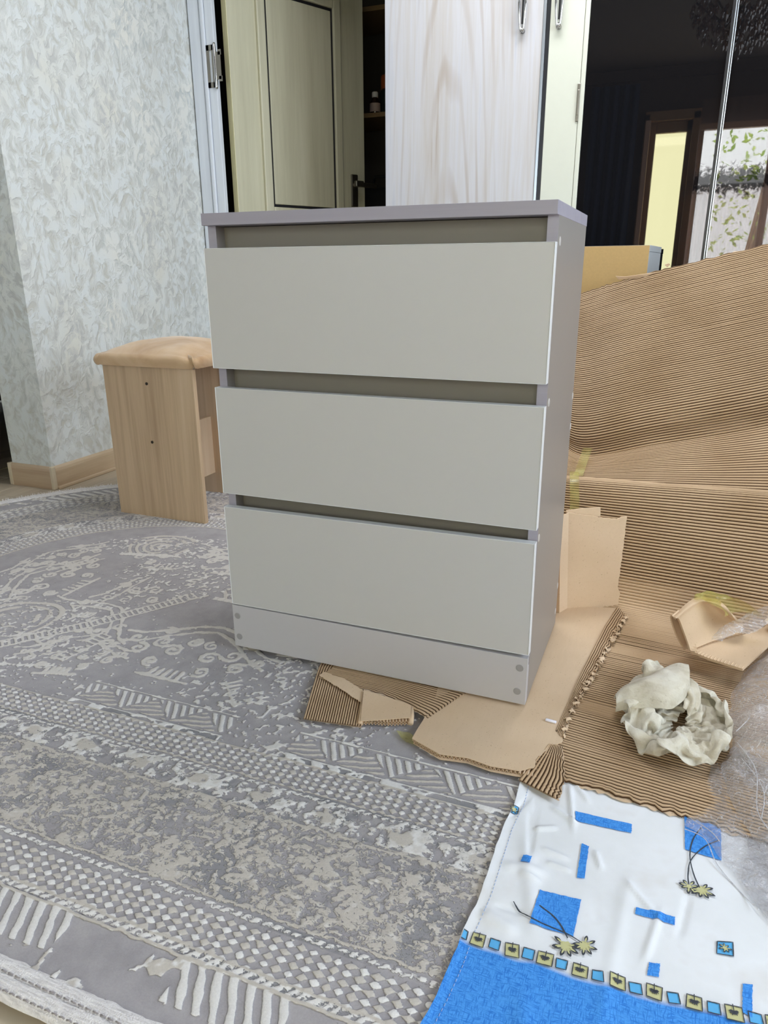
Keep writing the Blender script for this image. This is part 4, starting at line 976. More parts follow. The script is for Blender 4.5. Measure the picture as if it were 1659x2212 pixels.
def smoothpath(P_, k):
    # P_: (npts, ...) array; Catmull-Rom resample with k steps per span
    P_ = np.asarray(P_, float); out = []
    for i in range(len(P_)-1):
        p0, p1, p2, p3 = P_[max(i-1, 0)], P_[i], P_[i+1], P_[min(i+2, len(P_)-1)]
        for j in range(k):
            t = j/k; out.append(0.5*(2*p1+(p2-p0)*t+(2*p0-5*p1+4*p2-p3)*t*t+(3*p1-p0-3*p2+p3)*t**3))
    out.append(P_[-1]); return np.array(out)
def flutes(name, rails, parent, pitch=0.0072, amp=0.0034, nu=26, per=8, flat=(), tear=(0, 0), seed=1, k=16, sign=1.0, tearamp=0.010, tfreq=46):
    """corrugated board: rails = rows of 3-D points across the flutes, each row one line along the flutes"""
    rails = np.asarray(rails, float)                       # (rows, cols, 3)
    S_ = smoothpath(rails, k)                              # along the profile
    S_ = np.swapaxes(smoothpath(np.swapaxes(S_, 0, 1), max(1, nu//(rails.shape[1]-1))), 0, 1)
    mid = S_[:, S_.shape[1]//2]; L = np.concatenate([[0], np.cumsum(np.linalg.norm(np.diff(mid, axis=0), axis=1))])
    nrow = int(L[-1]/pitch*per)+1; t = np.linspace(0, L[-1], nrow)
    G = np.empty((nrow, S_.shape[1], 3))
    for c in range(S_.shape[1]):
        for d in range(3): G[:, c, d] = np.interp(t, L, S_[:, c, d])
    dv = np.gradient(G, axis=0); du = np.gradient(G, axis=1); nn = np.cross(du, dv); nn /= np.linalg.norm(nn, axis=2, keepdims=True)+1e-12
    nn *= sign
    u = np.linspace(0, 1, S_.shape[1])
    ph = t/pitch
    w = np.abs(np.sin(np.pi*ph))**0.75
    A = np.full(nrow, amp)
    for a_, b_, f_ in flat: A = A*(1-(1-f_)*sstep(a_-0.01, a_+0.004, t)*sstep(b_+0.01, b_-0.004, t))
    jitter = 1+0.18*vnoise(np.floor(ph)[:, None]*3.3, u[None]*7, seed)
    H = (w*A)[:, None]*jitter
    V = G+nn*H[..., None]
    V += nn*(0.0012*fbm(G[..., 0]*9, G[..., 1]*9+G[..., 2]*9, seed+4, 2))[..., None]
    if tear[0] or tear[1]:
        r1 = fbm(u*tfreq, u*0+seed, seed+7, 3)*tearamp; tang = dv/(np.linalg.norm(dv, axis=2, keepdims=True)+1e-9)
        for e_, on in ((0, tear[0]), (1, tear[1])):
            if not on: continue
            dist = t if e_ == 0 else L[-1]-t
            wgt = np.exp(-dist/0.012)
            V += tang*(wgt[:, None]*r1[None]*(1 if e_ == 0 else -1))[..., None]
    gr = np.broadcast_to((1-w)[:, None]*(A/amp)[:, None], V.shape[:2])
    o = link(name, gridmesh(V, attrs={'groove_shade': gr}), M_flute, parent, True, False)
    back = G[::max(1, per//2)] - nn[::max(1, per//2)]*0.0006
    if tear[0] or tear[1]:
        tt = t[::max(1, per//2)]; tg = tang[::max(1, per//2)]
        r2 = fbm(u*tfreq*.7+3, u*0+seed+2, seed+9, 3)*tearamp
        for e_, on in ((0, tear[0]), (1, tear[1])):
            if on: back = back+tg*((np.exp(-(tt if e_ == 0 else L[-1]-tt)/0.012))[:, None]*(r2-0.003)[None]*(1 if e_ == 0 else -1))[..., None]
    lo_ = link('liner', gridmesh(back), M_kraft, o if parent is not None and parent.parent is None else parent, True, False)
    return o, G
def row(y, z, xs, slope=0.0): return [(x, y+slope*(x-0.82), z) for x in xs]

# big corrugated sheet lying on the floor, bent up and curled over at the back
cs = empty('corrugated_sheet', (0.86, 0.2, -0.013), 'corrugated cardboard sheet lying flat in front, bent upright and curled over behind the chest', 'cardboard')
xs = [0.50, 0.72, 0.98, 1.30]; sl = -0.10
prof = [(-0.178, -0.0080), (-0.10, -0.0080), (-0.05, -0.0112), (0.10, -0.0118), (0.25, -0.0118), (0.38, -0.0115), (0.455, -0.009), (0.487, 0.004), (0.513, 0.05), (0.545, 0.12), (0.575, 0.18), (0.60, 0.222), (0.622, 0.241), (0.648, 0.246), (0.68, 0.238), (0.715, 0.222), (0.75, 0.21)]
rails = []
for y, z in prof:
    rails.append([(x, y+sl*(x-0.82)*(1 if y < .52 else max(0.0, 1-(y-.52)/.1)), z+(0.006*(x-.72)/.3 if z > .2 else 0)) for x in xs])
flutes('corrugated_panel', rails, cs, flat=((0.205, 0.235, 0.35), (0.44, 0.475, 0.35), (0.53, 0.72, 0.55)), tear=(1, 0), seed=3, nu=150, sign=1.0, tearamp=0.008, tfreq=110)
# second sheet: flap behind the curl and the large panel leaning back against the cabinet
cl = empty('corrugated_sheet', (0.9, 0.95, 0.2), 'large corrugated cardboard sheet leaning back behind the chest, torn along its top', 'cardboard')
fold = [(0.5382,0.2494),(0.5865,0.2335),(0.7503,0.2802),(1.0171,0.3538)]
low = [(0.5509,0.194),(0.6969,0.1943),(1.025,0.2012)]
fx = [fold[0][0]-0.02, fold[1][0], fold[2][0], fold[3][0], fold[3][0]+0.35]; fz = [fold[0][1]+0.004, fold[1][1], fold[2][1], fold[3][1], fold[3][1]+0.12]
lowr = [(x, 0.76, 0.185+0.012*i) for i, x in enumerate(fx)]
foldr = [(x, 0.92, z) for x, z in zip(fx, fz)]
midr = [tuple(np.array(a)*0.5+np.array(b)*0.5+np.array((0, 0, 0.004))) for a, b in zip(lowr, foldr)]
flutes('fold_flap', [lowr, midr, foldr], cl, pitch=0.0070, amp=0.0022, seed=8, nu=48, per=7)
top = [(0.4916,0.6617),(0.6546,0.7116),(0.8388,0.7617),(0.9839,0.7954)]
tx = [top[0][0]-0.075, top[0][0], top[1][0], top[3][0], top[3][0]+0.33]
tz = [top[0][1]-0.022, top[0][1], top[1][1], top[3][1], top[3][1]+0.085]
topr = [(x, 1.27, z) for x, z in zip(tx, tz)]
def between(f, dy, dz): return [(a[0]*(1-f)+b[0]*f, a[1]*(1-f)+b[1]*f+dy, a[2]*(1-f)+b[2]*f+dz) for a, b in zip(foldr, topr)]
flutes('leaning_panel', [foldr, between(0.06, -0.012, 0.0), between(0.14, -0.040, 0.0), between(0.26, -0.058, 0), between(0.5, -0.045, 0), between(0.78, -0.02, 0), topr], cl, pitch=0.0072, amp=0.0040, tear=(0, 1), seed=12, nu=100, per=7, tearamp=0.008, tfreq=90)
# lifted scraps on the torn top edge
sc_ = [(0.5849,0.7118),(0.5938,0.7025),(0.632,0.7051),(0.6708,0.7103),(0.6954,0.7219),(0.6571,0.7169),(0.6143,0.7104),(0.7199,0.7437),(0.7272,0.736),(0.7352,0.7436),(0.7309,0.7475)]
for ps in (sc_[:7], sc_[7:]):
    o = link('torn_scrap', mesh([(x, 1.262+0.004*math.sin(i), z) for i, (x, z) in enumerate(ps)], [tuple(range(len(ps)))]), M_kraft, cl, False, False); solid(o, 0.0015)
# crease and old tape at the folded corner
def strip(name, pts, w, mat, parent, d=(1, 0, 0)):
    d = Vector(d); P_ = [[tuple(Vector(p)-d*w/2) for p in pts], [tuple(Vector(p)) for p in pts], [tuple(Vector(p)+d*w/2) for p in pts]]
    return link(name, gridmesh(P_), mat, parent, True, False)
strip('adhesive_tape', [(0.605, 0.468, 0.17), (0.60, 0.555, 0.165), (0.592, 0.585, 0.215), (0.586, 0.61, 0.243), (0.582, 0.632, 0.2545), (0.578, 0.66, 0.2555), (0.575, 0.70, 0.246)][1:], 0.022, M_tape, cs)
strip('adhesive_tape', [(0.575, 0.78, 0.215), (0.578, 0.85, 0.238), (0.582, 0.905, 0.262)], 0.024, M_tape, cl)

# kraft tray under the chest: smooth side up, torn along the right
ku = empty('kraft_tray', (0.58, 0.1, -0.012), 'flattened kraft box under the front right corner of the chest, right side torn', 'cardboard')
def kz(x, y):
    return -0.0046 + 0.0035*float(sstep(-0.09, -0.15, y)) + 0.0012*float(vnoise(x*9, y*9, 61)) * float(sstep(0.0, -0.06, y) + sstep(0.605, 0.64, x))
main = [(0.4445,-0.1605),(0.4995,-0.1827),(0.5433,-0.1755),(0.5822,-0.1819),(0.6268,-0.1763),(0.6448,-0.1623),(0.6457,-0.1356),(0.6605,-0.0922),(0.6762,-0.0783),(0.6725,-0.0585),(0.6616,-0.0519),(0.6782,0.1505),(0.7027,0.3737),(0.7182,0.4696)]
poly_ = main + [(0.60, 0.44), (0.42, 0.44), (0.42, 0.10), (0.443, -0.03)]
poly_ = jag(poly_, (4, 5, 6, 7, 8, 9), 0.002, 0.005, 4)
o = link('kraft_liner', patchmesh(poly_, kz, 0.018), M_kraft, ku, True, False); solid(o, 0.0012, -1)
# exposed flutes beyond the crease
rib = [(0.6613,-0.049),(0.6779,0.1539),(0.7025,0.3777),(0.7201,0.4747),(0.6763,-0.0727),(0.6789,0.0302),(0.7084,0.1931),(0.7407,0.4401)]
a4, b4 = [Vector((*p, -0.0050)) for p in rib[:4]], [Vector((*p, -0.0058)) for p in rib[4:]]
def even(P_, k_):
    L_ = np.concatenate([[0], np.cumsum([(P_[i+1]-P_[i]).length for i in range(len(P_)-1)])]); A_ = np.array([tuple(p) for p in P_])
    return [Vector([float(np.interp(L_[-1]*i/(k_-1), L_, A_[:, d])) for d in range(3)]) for i in range(k_)]
a4, b4 = even([p+Vector((0.0005, 0, 0.0008)) for p in a4], 7), even(b4, 7)
railsR = [[tuple(p) for p in a4], [tuple((p+q)/2) for p, q in zip(a4, b4)], [tuple(q) for q in b4]]
flutes('torn_flute_strip', railsR, ku, pitch=0.0060, amp=0.0020, nu=90, per=8, tear=(0, 1), seed=21, tearamp=0.012, sign=-1.0, tfreq=40)
rr = random.Random(31); 
for i in range(60):
    t = rr.random()**0.9*5.96; k_ = int(t); f_ = t-k_; p = b4[k_].lerp(b4[k_+1], f_); s = rr.uniform(0.003, 0.0075); a_ = rr.uniform(-0.9, 1.4); p = p+Vector((rr.uniform(-0.006, 0.002), 0, 0))
    d = Vector((math.cos(a_), math.sin(a_)-0.4, 0)); q = Vector((-d.y, d.x, 0)); P_ = []
    for u in range(5):
        c = p+d*s*(u/4*1.4-0.5)+Vector((0, 0, 0.002+0.006*math.sin(u*0.8+a_)*rr.uniform(.4, 1)))
        P_.append([tuple(c-q*s*rr.uniform(.4, .8)), tuple(c+Vector((0, 0, 0.0015))), tuple(c+q*s*rr.uniform(.4, .8))])
    o = link('torn_scrap', gridmesh(P_), M_kraft, ku, True, False); solid(o, 0.0008)
# corner where only the fluted layer is left
tri_ = [(0.6278,-0.1911),(0.6911,-0.2172),(0.6926,-0.1726),(0.6775,-0.0901),(0.6574,-0.0902),(0.6403,-0.1443)]
tA = [Vector((*tri_[0], -0.0075)), Vector((*tri_[5], -0.0062)), Vector((*tri_[4], -0.0050))]; tB = [Vector((*tri_[1], -0.0045)), Vector((*tri_[2], -0.0035)), Vector((*tri_[3], -0.0035))]
flutes('fluted_corner', [[tuple(p) for p in tA][::1], [tuple((p*.5+q*.5)) for p, q in zip(tA, tB)], [tuple(p) for p in tB]], ku, pitch=0.0064, amp=0.0026, nu=24, per=8, tear=(0, 1), seed=25, sign=-1.0, tearamp=0.006)
# wavy cut edge along the front: fluting between two liners
fe = [(0.4444,-0.1602),(0.4994,-0.1824),(0.5432,-0.1752),(0.5822,-0.1816),(0.627,-0.177),(0.657,-0.1779)]
def wavy_edge(name, pts, zc, amp, pitch, th, parent, mat=None, up=None):
    pts = [Vector(p) for p in pts]; L = [0]
    for a_, b_ in zip(pts, pts[1:]): L.append(L[-1]+(b_-a_).length)
    n_ = int(L[-1]/pitch*8); V = []; F_ = []
    for i in range(n_+1):
        s = L[-1]*i/n_; k_ = max(j for j in range(len(L)-1) if L[j] <= s+1e-9); f_ = (s-L[k_])/max(1e-9, L[k_+1]-L[k_]); p = pts[k_].lerp(pts[k_+1], f_); t = (pts[k_+1]-pts[k_]).normalized(); nn = Vector((-t.y, t.x))
        z = (zc(s/L[-1]) if callable(zc) else zc)+amp*math.sin(2*math.pi*s/pitch)
        for w_ in (0.0, 0.012): V += [(p.x+nn.x*w_, p.y+nn.y*w_, z-th/2), (p.x+nn.x*w_, p.y+nn.y*w_, z+th/2)]
    for i in range(n_):
        k_ = 4*i; F_ += [(k_, k_+1, k_+5, k_+4), (k_+1, k_+3, k_+7, k_+5), (k_, k_+4, k_+6, k_+2)]
    return link(name, mesh(V, F_), mat or M_kraft, parent, False, False)
wavy_edge('fluting', fe, lambda f: -0.0056-0.0012*f, 0.0022, 0.0064, 0.0011, ku)
lowl = [(0.4476,-0.1624),(0.5007,-0.1862),(0.5444,-0.1789),(0.5833,-0.1851),(0.6281,-0.1815),(0.6608,-0.1779)]
lo2 = lowl + [(0.645, -0.10), (0.46, -0.02), (0.45, -0.08)]
o = link('lower_liner', patchmesh(lo2, lambda x, y: -0.0095+0.0012*float(sstep(-0.09, -0.15, y)), 0.03), M_kraft, ku, True, False); solid(o, 0.0010)
# upright end flap of the tray
fx0, fy0, fx1, fy1 = 0.604, 0.424, 0.725, 0.488
fd = Vector((fx1-fx0, fy1-fy0)).normalized()
fp = [(0.0073,-0.0142),(0.1318,-0.0086),(0.1338,0.0254),(0.1266,0.0421),(0.1295,0.1195),(0.1294,0.2123),(0.1177,0.2117),(0.1076,0.2067),(0.0719,0.2126),(0.029,0.2198),(-0.0073,0.2267)]
place = lambda v: (fx0+fd.x*v[0]+fd.y*v[2], fy0+fd.y*v[0]-fd.x*v[2], v[1])
fpo = jag(fp, (1, 2, 3, 4, 5, 6, 7, 8, 9), 0.0012, 0.006, 6)
o = link('end_flap', patchmesh(fpo, lambda x, y: 0.003*float(vnoise(x*8, y*8, 71)), 0.02, place), M_kraft, ku, True, False); solid(o, 0.004)
fq = [(-0.0068,0.2125),(-0.0081,0.2297),(0.0294,0.2335),(0.0694,0.234),(0.0715,0.2124),(0.031,0.2152)]
o = link('end_flap', patchmesh(fq, lambda x, y: -0.006, 0.03, place), M_kraft, ku, True, False); solid(o, 0.003)
side = [(fp[0][0], -0.004), (fp[10][0], fp[10][1])]
sd = [Vector((fx0+fd.x*side[0][0], fy0+fd.y*side[0][0], side[0][1])), Vector((fx0+fd.x*side[1][0], fy0+fd.y*side[1][0], side[1][1]))]
o = link('side_flap', gridmesh([[tuple(sd[0]), tuple((sd[0]+sd[1])/2), tuple(sd[1])], [tuple(p+Vector((-0.012, -0.028, 0))) for p in (sd[0], (sd[0]+sd[1])/2, sd[1])], [tuple(p+Vector((-0.05, -0.022, 0))) for p in (sd[0], (sd[0]+sd[1])/2, sd[1])]]), M_kraft, ku, False, False); solid(o, 0.003)
# white plastic clip lying on the kraft
cp_ = [(0.65,-0.0285)][0]
bm = bmesh.new(); add_box(bm, (-0.0095, -0.003, 0), (0.0095, 0.003, 0.004), 0.0018, 3)
tg = link('plastic_clip', bmmesh(bm), plain('white_plastic', (232, 232, 245), 0.3), None, True); tg.location = (cp_[0], cp_[1], -0.0036); tg.rotation_euler = (0, 0, -0.1)
tag(tg, 'tiny white plastic clip lying on the kraft cardboard', 'clip')

# fluted scrap and rolled piece under the front of the chest
sf = empty('corrugated_scrap', (0.30, -0.10, -0.012), 'small corrugated cardboard scrap with a rolled end, under the chest front', 'cardboard')
q = [(0.2478,-0.1712),(0.2619,-0.1758),(0.3506,-0.1556),(0.4305,-0.1329),(0.1946,-0.002),(0.3201,-0.0418),(0.4095,-0.0237),(0.2179,0.0126)]
cA = [Vector((*q[0], -0.0065)), Vector((*q[4], -0.0075)), Vector((0.20, 0.03, -0.009))]
cB = [Vector((*q[2], -0.0075)), Vector((*q[5], -0.0085)), Vector((0.33, 0.03, -0.010))]
flutes('fluted_layer', [[tuple(p) for p in cA], [tuple((p+w_)/2) for p, w_ in zip(cA, cB)], [tuple(p) for p in cB]], sf, pitch=0.0056, amp=0.0022, nu=14, per=8, seed=33, sign=-1.0)
kf_ = [(0.3475,-0.152),(0.3409,-0.1329),(0.3231,-0.0705),(0.3268,-0.0576),(0.3937,-0.0669),(0.4087,-0.0842),(0.4253,-0.1161),(0.4298,-0.1285)]
tp_ = [(0.3469,-0.1489),(0.4241,-0.1103),(0.4128,-0.0762),(0.3966,-0.0702),(0.3144,-0.059)]
o = link('kraft_layer', patchmesh(tp_, lambda x, y: 0.0008+0.0008*float(vnoise(x*30, y*30, 9)), 0.012), M_kraft, sf, True, False); solid(o, 0.001)
tp2 = [(0.213,-0.0386),(0.3232,-0.0923),(0.3138,-0.0576),(0.264,-0.0329),(0.2161,-0.0248)]
o = link('kraft_layer', patchmesh(jag(tp2, (0, 3), .0015, .005, 2), lambda x, y: -0.0022, 0.012), M_kraft, sf, True, False); solid(o, 0.001)
for zc, amp in ((-0.0030, 0.0020), (-0.0078, 0.0018)):
    wavy_edge('fluting', [(0.3456,-0.1479),(0.3609,-0.1391),(0.392,-0.1313),(0.4252,-0.1156)], zc, amp, 0.0056, 0.0009, sf)
o = tube('rolled_edge', [(*p, -0.0055) for p in [(0.4264,-0.1165),(0.4201,-0.0943),(0.4123,-0.0748)]], 0.0048, M_kraft, sf, 10, 1.0, False)
o = tube('rolled_edge', [(*p, -0.0055) for p in [(0.3461,-0.1491),(0.3367,-0.1192),(0.3176,-0.0643)]], 0.0045, M_kraft, sf, 10, 1.0, False)
# long torn strip tucked under the plinth
ls = empty('corrugated_strip', (0.38, -0.02, -0.010), 'long torn corrugated strip tucked under the chest front beside the kraft box', 'cardboard')
q = [(0.2137,-0.04),(0.2842,-0.0457),(0.3522,-0.0525),(0.4295,-0.0818),(0.4503,-0.0929),(0.2149,0.0024),(0.2822,0.0026),(0.3676,0.0038),(0.4721,0.0037),(0.4786,-0.0036)]
cA = [Vector((*p, -0.0048)) for p in q[:5]]; cB = [Vector((p[0]+0.015, p[1]+0.02, -0.0052)) for p in q[5:]]
flutes('fluted_layer', [[tuple(p) for p in cA], [tuple((p+w_)/2) for p, w_ in zip(cA, cB)], [tuple(p) for p in cB]], ls, pitch=0.0054, amp=0.0015, nu=48, per=8, tear=(1, 0), seed=37, sign=1.0, tearamp=0.004)
lk = q[:5] + [(p[0]+0.012, p[1]+0.016) for p in q[5:10][::-1]]
bs = empty('tape_remnant', (0.43, -0.17, -0.0128), 'crumpled bit of yellowish tape on the rug between two cardboard scraps', 'tape')
tpn = [(0.4075,-0.1386),(0.4268,-0.1339),(0.4525,-0.1483),(0.4538,-0.1637),(0.4273,-0.1581)]
link('tape_film', patchmesh(tpn, lambda x, y: -0.011+0.002*float(vnoise(x*90, y*90, 3)), 0.006), M_tape, bs, True, False)

# ------------------------------------------------------------------ kraft box fragment at the right
bf_ = empty('box_fragment', (0.98, 0.33, -0.006), 'bent kraft box corner with taped top, behind the crumpled rag', 'cardboard')
M_dkk = M_kraft
bz = 0.035
base = [(0.8693,0.2473),(0.9,0.2292),(0.958,0.2088),(1.01,0.319),(1.0756,0.3346),(1.0569,0.4521),(0.9628,0.347),(0.9145,0.3019)]
o = link('base_flap', patchmesh(base, lambda x, y: bz-0.002+0.003*float(vnoise(x*7, y*7, 81))+0.012*float(sstep(0.95, 1.1, x)), 0.02), M_kraft, bf_, True, False); solid(o, 0.0045)
wavy_edge('fluting', [(0.8695,0.2474),(0.9002,0.2293),(0.9583,0.209)], bz-0.0025, 0.0016, 0.0062, 0.0009, bf_)
wavy_edge('fluting', [(0.855,0.3349),(0.8627,0.2819),(0.8693,0.2435)], lambda f: 0.062-0.027*f, 0.0016, 0.0062, 0.0009, bf_)
up = [[(*p, z) for p, z in zip(a, zz)] for a, zz in (
    ([(0.8691,0.2434),(0.9142,0.2978),(0.9624,0.3427)], (0.0365, 0.039, 0.042)),
    ([(0.8547,0.2696),(0.9037,0.3302),(0.9639,0.3534)], (0.060, 0.062, 0.058)),
    ([(0.8434,0.2655),(0.8924,0.345),(0.9457,0.3154)], (0.086, 0.090, 0.08)),
    ([(0.8368,0.246),(0.879,0.3271),(0.9294,0.3265)], (0.098, 0.104, 0.098)),
    ([(0.8303,0.254),(0.8692,0.3391),(0.914,0.3518)], (0.096, 0.104, 0.102)))]
U_ = smoothpath(np.swapaxes(smoothpath(up, 6), 0, 1), 10)
U_ += (0.0022*fbm(U_[..., 0]*22+U_[..., 2]*20, U_[..., 1]*22, 83, 2))[..., None]*np.array([0.4, -0.8, 0.6])
o = link('curled_flap', gridmesh(U_), M_kraft, bf_, True, False); solid(o, 0.004)
dn = [[(*p, z) for p, z in zip(a, zz)] for a, zz in (
    ([(0.8303,0.254),(0.8418,0.2754)], (0.096, 0.10)), ([(0.8292,0.2809),(0.8426,0.3075)], (0.078, 0.08)), ([(0.8429,0.2808),(0.8565,0.3067)], (0.045, 0.045)), ([(0.8621,0.2881),(0.876,0.3135)], (0.012, 0.012)))]
o = link('curled_end', gridmesh(smoothpath(dn, 6)), M_kraft, bf_, True, False); solid(o, 0.003)
tpz = [[(*p, z) for p in a] for a, z in (([(0.8671,0.3293),(0.8859,0.332),(0.9098,0.3367)], 0.102), ([(0.8676,0.3276),(0.8935,0.3444),(0.9185,0.3358)], 0.112), ([(0.8711,0.32),(0.9017,0.3572),(0.9427,0.3339)], 0.116), ([(0.9199,0.3205),(0.9548,0.3516),(0.9867,0.3376)], 0.095), ([(0.9248,0.3073),(0.9559,0.3472),(0.996,0.3347)], 0.085))]
T_ = smoothpath(np.swapaxes(smoothpath(tpz, 5), 0, 1), 8); T_[..., 2] += 0.005*fbm(T_[..., 0]*60, T_[..., 1]*60, 91, 2)
link('adhesive_tape', gridmesh(T_), M_tape, bf_, True, False)
e2 = [(1.0059,0.3871),(1.0207,0.4205),(1.0729,0.4234),(1.0651,0.3592),(1.0157,0.356)]
o = link('side_flap', patchmesh(e2, lambda x, y: 0.055+0.01*float(vnoise(x*9, y*9, 5)), 0.02), M_kraft, bf_, True, False); solid(o, 0.004)
o = link('base_support', mesh([(p[0]+0.01, p[1]+0.035, 0.029) for p in [(0.9256,0.2614),(0.9931,0.3066),(1.0145,0.3647),(0.9623,0.3343)]] + [(p[0]+0.01, p[1]+0.035, -0.0055) for p in [(0.9256,0.2614),(0.9931,0.3066),(1.0145,0.3647),(0.9623,0.3343)]], [(0, 1, 5, 4), (1, 2, 6, 5), (2, 3, 7, 6), (3, 0, 4, 7), (4, 5, 6, 7)]), M_kraft, bf_, False, False)

# ------------------------------------------------------------------ crumpled rag: one ring of bunched cloth with folded-over bands
n = N('rag_canvas'); v = n.coord()
a = n.noise(v, 16, 4, 0.6); fz_ = n.noise(v, 260, 3, 0.7); sp_ = n.noise(v, 120, 3, 0.7)
col = n.ramp(a, [(0.32, lin(176, 166, 144)), (0.48, lin(204, 197, 180)), (0.66, lin(215, 211, 198))])
col = n.mix(n.ramp(sp_, [(0.62, 0.0), (0.75, 0.5)]), col, lin(150, 138, 116))
n.bump(n.math('ADD', fz_, n.math('MULTIPLY', sp_, 0.7)), 0.6, 0.002)
M_rag = n.fin(col, 0.95, spec=0.1, Sheen_Weight=0.3)
rag = empty('rag', (0.86, 0.11, -0.006), 'crumpled off-white canvas rag lying on the corrugated cardboard', 'rag')
